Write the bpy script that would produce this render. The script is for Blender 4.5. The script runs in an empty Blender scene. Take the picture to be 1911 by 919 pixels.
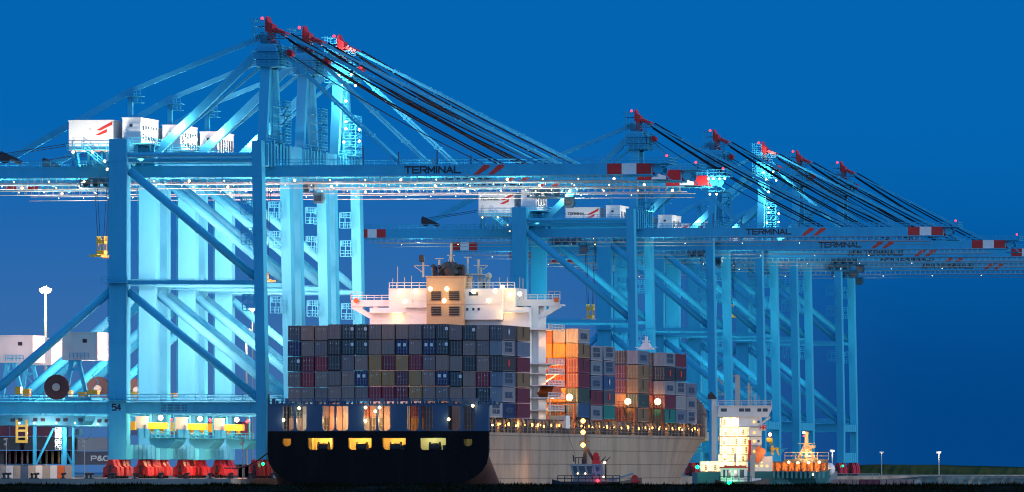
import bpy, bmesh, math, random
from mathutils import Vector, Matrix
random.seed(7)
SC = bpy.context.scene
COL = SC.collection
R = math.radians

# ------------------------------------------------------------------ camera
FPX, CX, YH, HC = 17000.0, 955.5, 878.0, 1.55     # focal length in photo pixels, optical column, horizon row, eye height over the quay
cam_d = bpy.data.cameras.new('camera')
cam_d.sensor_width = 36.0
cam_d.lens = 36.0 * FPX / 1911.0
cam_d.clip_start = 1.0
cam_d.clip_end = 60000.0
cam = bpy.data.objects.new('camera', cam_d)
COL.objects.link(cam)
cam.location = (0, 0, HC)
cam.rotation_euler = (R(90) + math.atan((YH - 459.5) / FPX), 0, 0)
SC.camera = cam

# ------------------------------------------------------------------ view
SC.view_settings.view_transform = 'Standard'
SC.view_settings.look = 'None'
SC.view_settings.gamma = 1.0
SC.view_settings.exposure = 0.0
SC.cycles.use_denoising = True
SC.cycles.use_light_tree = True
SC.cycles.filter_width = 1.15
SC.cycles.max_bounces = 5
SC.cycles.diffuse_bounces = 2
SC.cycles.sample_clamp_indirect = 4.0

# ------------------------------------------------------------------ dusk sky
world = bpy.data.worlds.new('World')
SC.world = world
world.use_nodes = True
nt = world.node_tree
for n in list(nt.nodes): nt.nodes.remove(n)
tc = nt.nodes.new('ShaderNodeTexCoord')
sep = nt.nodes.new('ShaderNodeSeparateXYZ')
nt.links.new(tc.outputs['Generated'], sep.inputs[0])
def mrange(src, a, b, smooth=True):
    m = nt.nodes.new('ShaderNodeMapRange')
    if smooth: m.interpolation_type = 'SMOOTHSTEP'
    m.inputs['From Min'].default_value = a; m.inputs['From Max'].default_value = b
    nt.links.new(src, m.inputs['Value'])
    return m.outputs[0]
def mixc(f, a, b):
    m = nt.nodes.new('ShaderNodeMix'); m.data_type = 'RGBA'
    nt.links.new(f, m.inputs[0])
    for i, c in ((6, a), (7, b)):
        if isinstance(c, tuple): m.inputs[i].default_value = (*c, 1)
        else: nt.links.new(c, m.inputs[i])
    return m.outputs[2]
SKY_LOW_L, SKY_LOW_R, SKY_HIGH = (0.050, 0.152, 0.385), (0.0005, 0.058, 0.235), (0.001, 0.128, 0.44)
low = mixc(mrange(sep.outputs['X'], -0.010, 0.046), SKY_LOW_L, SKY_LOW_R)
vis = mixc(mrange(sep.outputs['Z'], 0.004, 0.040), low, SKY_HIGH)
upper = mixc(mrange(sep.outputs['Z'], 0.06, 0.8), vis, (0.03, 0.20, 0.50))
back = mrange(sep.outputs['Y'], 0.3, -0.9)           # afterglow of the sunset behind the viewer
sky = mixc(back, upper, (0.26, 0.53, 1.0))
bg = nt.nodes.new('ShaderNodeBackground'); bg.inputs['Strength'].default_value = 1.0
nt.links.new(sky, bg.inputs['Color'])
wo = nt.nodes.new('ShaderNodeOutputWorld')
nt.links.new(bg.outputs[0], wo.inputs['Surface'])

# added sun lamp, low from the right, that lights the starboard sides
sd = bpy.data.lights.new('starboard_fill', 'SUN'); sd.energy = 1.5; sd.angle = R(18); sd.color = (1.0, 0.93, 0.86)
so = bpy.data.objects.new('starboard_fill', sd); COL.objects.link(so)
_d = Vector((-0.95, 0.06, -0.16)).normalized()
so.rotation_euler = _d.to_track_quat('-Z', 'Y').to_euler()

# ------------------------------------------------------------------ measuring frames
class Frame:
    """A frame on the quay: s runs out over the water, q runs along the quay, z is up."""
    def __init__(self, x, Y, ang):
        self.a = ang; self.O = Vector(((x - CX) * Y / FPX, Y, 0))
        self.b = Vector((math.cos(ang), -math.sin(ang), 0)); self.q = Vector((math.sin(ang), math.cos(ang), 0))
    def at(self, x, y, q=0.0):
        t = (x - CX) / FPX
        s = (t * (self.O.y + q * self.q.y) - self.O.x - q * self.q.x) / (self.b.x - t * self.b.y)
        Y = self.O.y + s * self.b.y + q * self.q.y
        return Vector((s, q, HC + (YH - y) * Y / FPX))
    def q_at(self, x, s):
        t = (x - CX) / FPX
        return (t * (self.O.y + s * self.b.y) - self.O.x - s * self.b.x) / (self.q.x - t * self.q.y)
    def world(self, p):
        return self.O + self.b * p[0] + self.q * p[1] + Vector((0, 0, p[2]))
    def z(self, y, s, q):
        return HC + (YH - y) * (self.O.y + s * self.b.y + q * self.q.y) / FPX
def pt(x, y, Y): return Vector(((x - CX) * Y / FPX, Y, HC + (YH - y) * Y / FPX))

# ------------------------------------------------------------------ materials
def newmat(name):
    m = bpy.data.materials.new(name); m.use_nodes = True
    return m, m.node_tree, m.node_tree.nodes['Principled BSDF']
def paint(name, c, rough=0.5, metal=0.0, wear=0.25, scale=0.35, dirt=(0.10, 0.07, 0.05), streak=True, spec=0.5):
    m, t, b = newmat(name)
    co = t.nodes.new('ShaderNodeTexCoord'); mp = t.nodes.new('ShaderNodeMapping')
    mp.inputs['Scale'].default_value = (1, 1, 0.22 if streak else 1)
    t.links.new(co.outputs['Object'], mp.inputs[0])
    n1 = t.nodes.new('ShaderNodeTexNoise'); n1.inputs['Scale'].default_value = scale; n1.inputs['Detail'].default_value = 8; n1.inputs['Roughness'].default_value = 0.65
    t.links.new(mp.outputs[0], n1.inputs['Vector'])
    r = t.nodes.new('ShaderNodeMapRange'); r.inputs['From Min'].default_value = 0.48; r.inputs['From Max'].default_value = 0.78; r.inputs['To Max'].default_value = wear
    t.links.new(n1.outputs[0], r.inputs[0])
    mx = t.nodes.new('ShaderNodeMix'); mx.data_type = 'RGBA'
    mx.inputs[6].default_value = (*c, 1); mx.inputs[7].default_value = (*dirt, 1)
    t.links.new(r.outputs[0], mx.inputs[0]); t.links.new(mx.outputs[2], b.inputs['Base Color'])
    n2 = t.nodes.new('ShaderNodeTexNoise'); n2.inputs['Scale'].default_value = scale * 6
    t.links.new(co.outputs['Object'], n2.inputs['Vector'])
    rr = t.nodes.new('ShaderNodeMapRange'); rr.inputs['To Min'].default_value = max(0.05, rough - 0.12); rr.inputs['To Max'].default_value = min(1, rough + 0.15)
    t.links.new(n2.outputs[0], rr.inputs[0]); t.links.new(rr.outputs[0], b.inputs['Roughness'])
    b.inputs['Metallic'].default_value = metal
    b.inputs['Specular IOR Level'].default_value = spec
    return m
def glow(name, c, s):
    m, t, b = newmat(name)
    b.inputs['Base Color'].default_value = (*[min(1, x) for x in c], 1)
    b.inputs['Emission Color'].default_value = (*c, 1); b.inputs['Emission Strength'].default_value = s
    n = t.nodes.new('ShaderNodeTexNoise'); n.inputs['Scale'].default_value = 0.7
    co = t.nodes.new('ShaderNodeTexCoord'); t.links.new(co.outputs['Object'], n.inputs[0])
    r = t.nodes.new('ShaderNodeMapRange'); r.inputs['To Min'].default_value = s * 0.7; r.inputs['To Max'].default_value = s * 1.3
    t.links.new(n.outputs[0], r.inputs[0]); t.links.new(r.outputs[0], b.inputs['Emission Strength'])
    m.cycles.emission_sampling = 'NONE'
    return m
MT = dict(
    crane=paint('crane_blue_paint', (0.052, 0.40, 0.63), 0.7, wear=0.5, scale=0.22, dirt=(0.036, 0.24, 0.38), spec=0.0),
    crane_dk=paint('crane_dark_steel', (0.02, 0.14, 0.22), 0.55, wear=0.4),
    red=paint('signal_red_paint', (0.50, 0.006, 0.010), 0.45, wear=0.3, dirt=(0.12, 0.02, 0.02)),
    white=paint('white_paint', (0.78, 0.78, 0.75), 0.45, wear=0.2, dirt=(0.42, 0.36, 0.28)),
    offwhite=paint('off_white_paint', (0.62, 0.62, 0.60), 0.5, wear=0.25, dirt=(0.35, 0.30, 0.25)),
    rope=paint('wire_rope', (0.008, 0.012, 0.02), 0.7, wear=0.1, spec=0.1),
    dark=paint('dark_machinery', (0.018, 0.02, 0.026), 0.6, wear=0.3, dirt=(0.06, 0.04, 0.03)),
    yellow=paint('yellow_paint', (0.75, 0.42, 0.02), 0.45, wear=0.25),
    reel=paint('reel_brown', (0.085, 0.03, 0.03), 0.6, wear=0.4),
    letter=paint('black_lettering', (0.006, 0.008, 0.012), 0.5, wear=0.05),
    stripe=paint('red_stripe', (0.65, 0.03, 0.015), 0.45, wear=0.1),
    glass=paint('window_glass', (0.02, 0.03, 0.04), 0.12, wear=0.02, spec=0.8),
    hullblack=paint('hull_black', (0.0035, 0.0035, 0.005), 0.75, wear=0.8, dirt=(0.016, 0.012, 0.012), scale=0.28, spec=0.15),
    hullblue=paint('hull_blue', (0.030, 0.075, 0.15), 0.6, wear=0.35, dirt=(0.04, 0.05, 0.06)),
    boot=paint('hull_boot_red', (0.030, 0.013, 0.012), 0.6, wear=0.5),
    ochre=paint('casing_ochre', (0.62, 0.40, 0.20), 0.5, wear=0.2),
    deck=paint('deck_steel', (0.14, 0.12, 0.10), 0.6, wear=0.4),
    concrete=paint('concrete', (0.33, 0.30, 0.26), 0.85, wear=0.5, dirt=(0.16, 0.14, 0.12), streak=False),
    mast=paint('galvanised', (0.42, 0.40, 0.34), 0.5, wear=0.2),
    teal=paint('teal_hull', (0.02, 0.15, 0.19), 0.5, wear=0.3),
    orange=paint('rescue_orange', (0.62, 0.12, 0.02), 0.45, wear=0.2),
    rust=paint('hold_rust', (0.30, 0.10, 0.04), 0.7, wear=0.5),
)
LM = dict(
    cool=glow('lamp_cool', (0.9, 1.0, 0.9), 10), warm=glow('lamp_warm', (1.0, 0.66, 0.28), 8), sodium=glow('lamp_sodium', (1.0, 0.40, 0.07), 9),
    redl=glow('lamp_red', (1.0, 0.03, 0.05), 4), green=glow('lamp_green', (0.0, 1.0, 0.28), 5),
    pane_warm=glow('lit_window_warm', (1.0, 0.62, 0.18), 1.1), pane_pale=glow('lit_window_pale', (0.95, 0.95, 0.55), 1.0))

# ------------------------------------------------------------------ mesh collector
class G:
    def __init__(s): s.v = []; s.f = []; s.m = []
    def _add(s, vs, fs, mi):
        n = len(s.v); s.v += [tuple(v) for v in vs]; s.f += [tuple(i + n for i in f) for f in fs]; s.m += [mi] * len(fs)
    def hexa(s, p, mi=0):
        s._add(p, [(0, 3, 2, 1), (4, 5, 6, 7), (0, 1, 5, 4), (1, 2, 6, 5), (2, 3, 7, 6), (3, 0, 4, 7)], mi)
    def box(s, a, b, mi=0):
        x0, x1 = sorted((a[0], b[0])); y0, y1 = sorted((a[1], b[1])); z0, z1 = sorted((a[2], b[2]))
        s.hexa([(x0, y0, z0), (x1, y0, z0), (x1, y1, z0), (x0, y1, z0), (x0, y0, z1), (x1, y0, z1), (x1, y1, z1), (x0, y1, z1)], mi)
    def beam(s, p, q, w, h=None, mi=0, w2=None, h2=None, side=None):
        h = h or w; w2 = w2 or w; h2 = h2 or h
        p = Vector(p); q = Vector(q); d = (q - p).normalized()
        u = Vector(side) if side else (Vector((0, 1, 0)) if abs(d.y) < 0.9 else Vector((1, 0, 0)))
        u = (u - d * u.dot(d)).normalized(); v = d.cross(u)
        P = [p + u * a * w / 2 + v * b * h / 2 for a, b in ((-1, -1), (1, -1), (1, 1), (-1, 1))]
        Q = [q + u * a * w2 / 2 + v * b * h2 / 2 for a, b in ((-1, -1), (1, -1), (1, 1), (-1, 1))]
        s.hexa(P + Q, mi)
    def tube(s, p, q, r, n=8, mi=0, r2=None):
        r2 = r if r2 is None else r2
        p = Vector(p); q = Vector(q); d = (q - p).normalized()
        u = d.orthogonal().normalized(); v = d.cross(u); vs = []
        for c, rr in ((p, r), (q, r2)):
            for i in range(n):
                a = 2 * math.pi * i / n; vs.append(c + (u * math.cos(a) + v * math.sin(a)) * rr)
        s._add(vs, [(i, (i + 1) % n, n + (i + 1) % n, n + i) for i in range(n)] + [tuple(range(n))[::-1], tuple(range(n, 2 * n))], mi)
    def prism(s, poly, y0, y1, mi=0):        # polygon in x,z pushed along y
        n = len(poly)
        s._add([(x, y0, z) for x, z in poly] + [(x, y1, z) for x, z in poly],
               [tuple(range(n)), tuple(range(n, 2 * n))[::-1]] + [(i, n + i, n + (i + 1) % n, (i + 1) % n) for i in range(n)], mi)
    def prismx(s, poly, x0, x1, mi=0):       # polygon in y,z pushed along x
        n = len(poly)
        s._add([(x0, y, z) for y, z in poly] + [(x1, y, z) for y, z in poly],
               [tuple(range(n)), tuple(range(n, 2 * n))[::-1]] + [(i, n + i, n + (i + 1) % n, (i + 1) % n) for i in range(n)], mi)
    def ball(s, c, r, n=8, mi=0, sz=1.0):
        c = Vector(c); k = n // 2; vs = [c + Vector((0, 0, -r * sz))]
        for j in range(1, k):
            ph = -math.pi / 2 + math.pi * j / k
            for i in range(n): a = 2 * math.pi * i / n; vs.append(c + Vector((math.cos(a) * math.cos(ph), math.sin(a) * math.cos(ph), math.sin(ph) * sz)) * r)
        vs.append(c + Vector((0, 0, r * sz))); fs = []
        for i in range(n): fs.append((0, 1 + (i + 1) % n, 1 + i))
        for j in range(k - 2):
            for i in range(n): a = 1 + j * n; fs.append((a + i, a + (i + 1) % n, a + n + (i + 1) % n, a + n + i))
        a = 1 + (k - 2) * n
        for i in range(n): fs.append((a + i, a + (i + 1) % n, len(vs) - 1))
        s._add(vs, fs, mi)
    def rail(s, p, q, h=1.1, step=2.0, r=0.05, mi=0):
        p = Vector(p); q = Vector(q); L = (q - p).length; n = max(1, int(L / step)); up = Vector((0, 0, h))
        r = r * 1.15
        for k in (1.0, 0.5): s.beam(p + up * k, q + up * k, r * 2, mi=mi)
        for i in range(n + 1):
            a = p.lerp(q, i / n); s.beam(a, a + up, r * 2, mi=mi)
    def mesh(s, name, mats):
        me = bpy.data.meshes.new(name); me.from_pydata(s.v, [], s.f)
        for m in (mats if isinstance(mats, (list, tuple)) else [mats]): me.materials.append(m)
        me.polygons.foreach_set('material_index', s.m)
        bm = bmesh.new(); bm.from_mesh(me); bmesh.ops.recalc_face_normals(bm, faces=bm.faces); bm.to_mesh(me); bm.free()
        me.update(); return me
def link(name, me, parent=None, loc=None, rz=None):
    o = bpy.data.objects.new(name, me); COL.objects.link(o)
    if parent: o.parent = parent
    if loc is not None: o.location = loc
    if rz is not None: o.rotation_euler = (0, 0, rz)
    return o
def tag(o, label=None, cat=None, group=None, kind=None):
    if label: o['label'] = label
    if cat: o['category'] = cat
    if group: o['group'] = group
    if kind: o['kind'] = kind
    return o
def root(name, label, cat, loc, rz=0, group=None):
    o = bpy.data.objects.new(name, None); o.empty_display_size = 2; COL.objects.link(o)
    o.location = loc; o.rotation_euler = (0, 0, rz)
    return tag(o, label, cat, group)
CACHE = {}
def part(key, name, parent, fn, mats, loc=None, smooth=False):
    """a part whose mesh is built once and shared by every copy of its thing"""
    if key is None or key not in CACHE:
        g = G(); fn(g); me = g.mesh(name, mats)
        if smooth: me.polygons.foreach_set('use_smooth', [True] * len(me.polygons))
        if key is None: return link(name, me, parent, loc)
        CACHE[key] = me
    return link(name, CACHE[key], parent, loc)
STROKES = {  # wide block capitals as strokes on a unit grid
 'T': [(0, 1, 1, 1), (.5, 0, .5, 1)], 'E': [(0, 0, 0, 1), (0, 1, 1, 1), (0, .5, .9, .5), (0, 0, 1, 0)], 'R': [(0, 0, 0, 1), (0, 1, .8, 1), (.8, 1, 1, .85), (1, .85, 1, .6), (1, .6, .8, .45), (.8, .45, 0, .45), (.55, .45, 1, 0)],
 'M': [(0, 0, 0, 1), (0, 1, .5, .25), (.5, .25, 1, 1), (1, 1, 1, 0)], 'I': [(.5, 0, .5, 1)], 'N': [(0, 0, 0, 1), (0, 1, 1, 0), (1, 0, 1, 1)], 'A': [(0, 0, .5, 1), (.5, 1, 1, 0), (.2, .3, .8, .3)], 'L': [(0, 1, 0, 0), (0, 0, 1, 0)],
 'P': [(0, 0, 0, 1), (0, 1, .85, 1), (.85, 1, 1, .87), (1, .87, 1, .6), (1, .6, .85, .45), (.85, .45, 0, .45)], 'S': [(1, .88, .85, 1), (.85, 1, .15, 1), (.15, 1, 0, .88), (0, .88, 0, .64), (0, .64, .15, .52), (.15, .52, .85, .48), (.85, .48, 1, .36), (1, .36, 1, .12), (1, .12, .85, 0), (.85, 0, .15, 0), (.15, 0, 0, .12)],
 'K': [(0, 0, 0, 1), (0, .4, 1, 1), (.35, .6, 1, 0)], 'D': [(0, 0, 0, 1), (0, 1, .7, 1), (.7, 1, 1, .75), (1, .75, 1, .25), (1, .25, .7, 0), (.7, 0, 0, 0)], 'H': [(0, 0, 0, 1), (1, 0, 1, 1), (0, .5, 1, .5)],
 'O': [(.2, 0, .8, 0), (.8, 0, 1, .2), (1, .2, 1, .8), (1, .8, .8, 1), (.8, 1, .2, 1), (.2, 1, 0, .8), (0, .8, 0, .2), (0, .2, .2, 0)], '5': [(1, 1, 0, 1), (0, 1, 0, .55), (0, .55, .8, .6), (.8, .6, 1, .45), (1, .45, 1, .15), (1, .15, .8, 0), (.8, 0, 0, 0)], '4': [(.75, 0, .75, 1), (.75, 1, 0, .3), (0, .3, 1, .3)],
 '&': [(1, 0, .15, .75), (.15, .75, .3, 1), (.3, 1, .6, 1), (.6, 1, .7, .8), (.7, .8, 0, .3), (0, .3, .2, 0), (.2, 0, .6, 0), (.6, 0, 1, .4)], ' ': []}
def text_mesh(body, height, width, mat, bold=0, depth=0.03):
    """wide block lettering as a solid mesh in the x,z plane, read from -y, origin at its lower left"""
    g = G(); th = height * .19; adv = sum({'I': .45, ' ': .6}.get(c, 1.3) for c in body) - .3; u = width / adv; x = 0; k = 0
    for c in body:
        w = u * (1 if c != 'I' else .15)
        for (x0, z0, x1, z1) in STROKES[c]:
            a = Vector((x + x0 * w, 0, th / 2 + z0 * (height - th))); b = Vector((x + x1 * w, 0, th / 2 + z1 * (height - th)))
            d = (b - a).normalized() * th * .42; k += 1; t_ = depth + .0006 * (k % 5)
            g.beam(a - d, b + d, t_ * 2, th)
        x += u * {'I': .45, ' ': .6}.get(c, 1.3)
    return g.mesh('lettering', mat)
def lamp(parent, loc, power, color=(0.80, 1.0, 0.96), radius=0.35, spot=None, name='work_or_fill_light'):
    d = bpy.data.lights.new(name, 'SPOT' if spot else 'POINT'); d.energy = power; d.color = color; d.shadow_soft_size = radius
    o = bpy.data.objects.new(name, d); COL.objects.link(o)
    if parent: o.parent = parent
    o.location = loc
    if spot:
        d.spot_size = R(spot[1]); d.spot_blend = 0.6
        o.rotation_euler = Vector(spot[0]).to_track_quat('-Z', 'Y').to_euler()
    return o
def bulb(parent, loc, mat, r=0.3, name='lamp'):
    key = ('bulb', mat.name, r)
    return part(key, name, parent, lambda g: g.ball((0, 0, 0), r), mat, loc=loc)
ORD = ['first', 'second', 'third', 'fourth', 'fifth', 'sixth', 'seventh', 'eighth', 'ninth', 'tenth', 'eleventh', 'twelfth', 'thirteenth', 'fourteenth', 'fifteenth', 'sixteenth']
CYAN = (2.3, 0.74, 0.56); WARM = (1.0, 0.66, 0.32); SOD = (1.0, 0.42, 0.10)
# ================================================================== setting: ground, water, far shore
TH = math.atan((3852 - CX) / FPX)                      # heading of the quay
C1 = Frame(482, 1740, TH)
def strip(name, pts_, z, mat, kind='structure', dz=None):
    g = G(); n = len(pts_)
    g._add([(x, y, z) for x, y in pts_], [tuple(range(n))], 0)
    o = link(name, g.mesh(name, mat)); tag(o, kind=kind); return o
def ground_mat(name, a, b, sc, rough=0.95):
    m, t, bs = newmat(name)
    co = t.nodes.new('ShaderNodeTexCoord'); n = t.nodes.new('ShaderNodeTexNoise'); n.inputs['Scale'].default_value = sc; n.inputs['Detail'].default_value = 10
    t.links.new(co.outputs['Object'], n.inputs[0]); r = t.nodes.new('ShaderNodeValToRGB')
    r.color_ramp.elements[0].position = 0.35; r.color_ramp.elements[0].color = (*a, 1); r.color_ramp.elements[1].position = 0.7; r.color_ramp.elements[1].color = (*b, 1)
    t.links.new(n.outputs[0], r.inputs[0]); t.links.new(r.outputs[0], bs.inputs['Base Color']); bs.inputs['Roughness'].default_value = rough; bs.inputs['Specular IOR Level'].default_value = 0.02
    bp = t.nodes.new('ShaderNodeBump'); bp.inputs['Strength'].default_value = 0.4; bp.inputs['Distance'].default_value = 0.2
    t.links.new(n.outputs[0], bp.inputs['Height']); t.links.new(bp.outputs[0], bs.inputs['Normal'])
    return m
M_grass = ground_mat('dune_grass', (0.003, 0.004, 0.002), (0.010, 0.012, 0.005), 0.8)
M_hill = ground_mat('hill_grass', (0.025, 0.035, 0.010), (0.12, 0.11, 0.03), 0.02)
M_sand = ground_mat('sand', (0.10, 0.10, 0.09), (0.30, 0.26, 0.20), 0.05)
M_conc = ground_mat('quay_concrete', (0.22, 0.19, 0.16), (0.38, 0.34, 0.29), 0.06)
M_soil = ground_mat('sea_bed', (0.03, 0.03, 0.025), (0.06, 0.05, 0.04), 0.01)
m, t, b = newmat('harbour_water'); b.inputs['Base Color'].default_value = (0.006, 0.018, 0.03, 1); b.inputs['Roughness'].default_value = 0.08
n = t.nodes.new('ShaderNodeTexNoise'); n.inputs['Scale'].default_value = 0.5; n.inputs['Detail'].default_value = 4
co = t.nodes.new('ShaderNodeTexCoord'); t.links.new(co.outputs['Object'], n.inputs[0]); bp = t.nodes.new('ShaderNodeBump'); bp.inputs['Distance'].default_value = 0.3
t.links.new(n.outputs[0], bp.inputs['Height']); t.links.new(bp.outputs[0], b.inputs['Normal']); M_water = m

strip('ground', [(-25000, -2000), (25000, -2000), (25000, 40000), (-25000, 40000)], -9.0, M_soil)
strip('water', [(-12000, -1500), (12000, -1500), (12000, 16000), (-12000, 16000)], -4.0, M_water)
# quay deck: everything landward of the waterside rail, with a vertical quay wall
def qpoint(s, q): p = C1.world((s, q, 0)); return (p.x, p.y)
g = G()
A, B, C, D = qpoint(4, -46), qpoint(4, 1500), qpoint(-900, 1500), qpoint(-900, -46)
g._add([(*A, 0), (*B, 0), (*C, 0), (*D, 0), (*A, -9), (*B, -9), (*C, -9), (*D, -9)], [(0, 1, 2, 3), (0, 4, 5, 1), (1, 5, 6, 2), (2, 6, 7, 3), (3, 7, 4, 0)], 0)
tag(link('quay', g.mesh('quay', M_conc)), kind='structure')
# a raised coping along the near end of the quay
def quay_fence():
    r = root('quay_barrier', 'low wall of pale concrete and coloured panels on the quay under the brown cable reel', 'barrier', (0, 0, 0))
    cols = [MT['concrete'], MT['offwhite'], MT['ochre'], MT['hullblue'], MT['orange']]
    pat = [0, 1, 0, 3, 0, 1, 0, 1, 4, 0]
    Y = 1712
    for i in range(10):
        x0, x1 = -2 + i * 13.7, -2 + (i + 1) * 13.7 - 0.6
        a, c = pt(x0, 887, Y), pt(x1, 869, Y)
        def f(g, a=a, c=c):
            g.box((a.x, Y, 0), (c.x, Y + 0.9, c.z)); g.box((a.x, Y - .25, 0), (c.x, Y, .35)); g.box((a.x + .45, Y - .06, .7), (c.x - .45, Y, c.z - .35))
        part(None, 'panel', r, f, cols[pat[i]])
quay_fence()
def bollards():
    for i, x in enumerate([8, 16, 60, 68, 118, 162, 170, 205, 213, 252, 300, 348, 392, 430, 466, 508]):
        p = pt(x, 0, 1703)
        r = root('bollard', f'{ORD[i]} dark mooring bollard from the left on the edge of the quay', 'bollard', (p.x, 1703, 0), 0, 'mooring bollards on the quay edge')
        part('bol_s', 'shaft', r, lambda g: (g.tube((0, 0, 0), (0, 0, .12), .55, 10), g.tube((0, 0, .12), (0, 0, .75), .24, 10, r2=.2)), MT['dark'])
        part('bol_h', 'cap', r, lambda g: (g.tube((-.35, 0, .86), (.42, 0, .92), .2, 8), g.ball((.42, 0, .92), .22)), MT['dark'])
bollards()

# near dike with rough grass in front of the lens
def dike():
    g = G(); W = 34; n = 90; prof = [(255, -1.2), (285, .75), (296, 1.02), (306, 1.06), (330, .9), (420, -2.5), (700, -9)]
    rnd = random.Random(3); vs = []; fs = []
    for j, (y, z) in enumerate(prof):
        for i in range(n + 1):
            x = -W + 2 * W * i / n; vs.append((x, y, z + (rnd.random() - .5) * .06 * (1 if 0 < j < 5 else 0)))
    for j in range(len(prof) - 1):
        for i in range(n): a = j * (n + 1) + i; fs.append((a, a + 1, a + n + 2, a + n + 1))
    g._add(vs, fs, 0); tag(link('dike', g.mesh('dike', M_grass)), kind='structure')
    g = G(); rnd = random.Random(5)
    for k in range(24000):
        x = rnd.uniform(-21, 21); y = rnd.uniform(284, 310)
        cl = math.sin(x * 1.9 + 1) * .5 + math.sin(x * 4.7 + y * .3) * .3 + math.sin(x * 11.3) * .2
        h = .05 + max(0, .09 + cl * .06) * rnd.random() + (.10 if rnd.random() < .02 else 0)
        w = .012 + rnd.random() * .02; lx = rnd.uniform(-.08, .08)
        z = (.75 + (y - 285) / 11 * .27 if y < 296 else 1.03) - .03; d = rnd.uniform(-.03, .03)
        g._add([(x - w, y, z), (x + w, y + d, z), (x + lx, y, z + h)], [(0, 1, 2)], 0)
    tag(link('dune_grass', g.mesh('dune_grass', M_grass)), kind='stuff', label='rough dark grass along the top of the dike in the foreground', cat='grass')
dike()
# far shore at the right: grassed embankment and pale sand bank
def bank(name, Y, xs, ys, depth, mat):
    rnd = random.Random(len(name)); g = G(); m_ = len(xs); nn = 60; vs = []; fs = []
    X0, X1 = xs[0], xs[-1]
    def top(x):
        for a in range(m_ - 1):
            if xs[a] <= x <= xs[a + 1]: return ys[a] + (ys[a + 1] - ys[a]) * (x - xs[a]) / (xs[a + 1] - xs[a])
        return ys[-1]
    rows = [(0, -5), (.25, .35), (.6, .8), (1, 1), (1.8, 1), (3, -.2)]
    for (fy, fz) in rows:
        for i in range(nn + 1):
            x = X0 + (X1 - X0) * i / nn; yy = Y + depth * fy; zt = pt(x, top(x) + rnd.uniform(-.4, .4), Y + depth).z
            z = -5 if fz == -5 else -4.5 + (zt + 4.5) * fz + rnd.uniform(-.4, .4) * (0 < fy < 1)
            vs.append((pt(x, 0, yy).x, yy, z))
    for j in range(len(rows) - 1):
        for i in range(nn): a = j * (nn + 1) + i; fs.append((a, a + 1, a + nn + 2, a + nn + 1))
    g._add(vs, fs, 0); tag(link(name, g.mesh(name, mat)), kind='structure')
bank('hill', 3300, [1500, 1560, 1640, 1760, 1911, 2100], [876, 869, 867, 868, 872, 878], 120, M_hill)
bank('sand_bank', 2300, [1600, 1680, 1720, 1780, 1911, 2050], [898, 893, 889, 888, 889, 893], 60, M_sand)

# ================================================================== the ship-to-shore cranes
QF, QC = 27.5, 15.5
RATIO = [1, .9792, .9598, .7934, .7496, .7225, .7034, .6787]
P = C1.at
CR = []
for r_ in RATIO:
    Y = 1740 / r_
    d = (Y - 1740) / math.cos(TH); o = C1.O + C1.q * d
    f = Frame(0, Y, TH); f.O = o; CR.append(f)
GQ = (11.3, 12.9, 18.1, 19.7)                            # the two girders across the crane
sx_ = lambda x, q=0: P(x, 500, q).x
zz = lambda y, q=0: P(482, y, q).z
zGT, zGB = P(482, 309, 11.3).z, P(482, 329, 11.3).z
S_END = P(1215, 320, 11.3).x; S_R0 = P(1133, 320, 11.3).x
S_BACK = CR[3].at(669, 438, 11.3).x
def rbox(g, x0, x1, y0, y1, q0, q1, mi=0):                # box from its outline in the near view of the first crane
    a = P(x0, y0, q0); b = P(x1, y1, q0); g.box((a.x, q0, a.z), (b.x, q1, b.z), mi)
LEGX = (203, 236)
def leg_land(g, q):
    a, b = sx_(LEGX[0]), sx_(LEGX[1]); z1 = zz(258); z0 = zz(858)
    g.box((a, q, z0), (b, q + 3.6, z1))
    for y in (300, 420, 527, 640, 745): g.box((a - .06, q - .06, zz(y)), (b + .06, q + 3.66, zz(y) + .16))
    for k in range(60):                                    # ladder cage up the landside face
        z = z0 + 2 + k * 1.0
        if z < z1 - 2: g.box((a - .5, q + 1, z), (a - .42, q + 1.8, z + .06))
    g.box((a - .5, q + .9, z0), (a - .44, q + 1.0, z1)); g.box((a - .5, q + 1.8, z0), (a - .44, q + 1.9, z1))
    g.rail((a - 1.2, q - .9, zz(527)), (b + .3, q - .9, zz(527)), step=1.2); g.box((a - 1.2, q - 1, zz(527) - .1), (b + .3, q, zz(527)))
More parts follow.
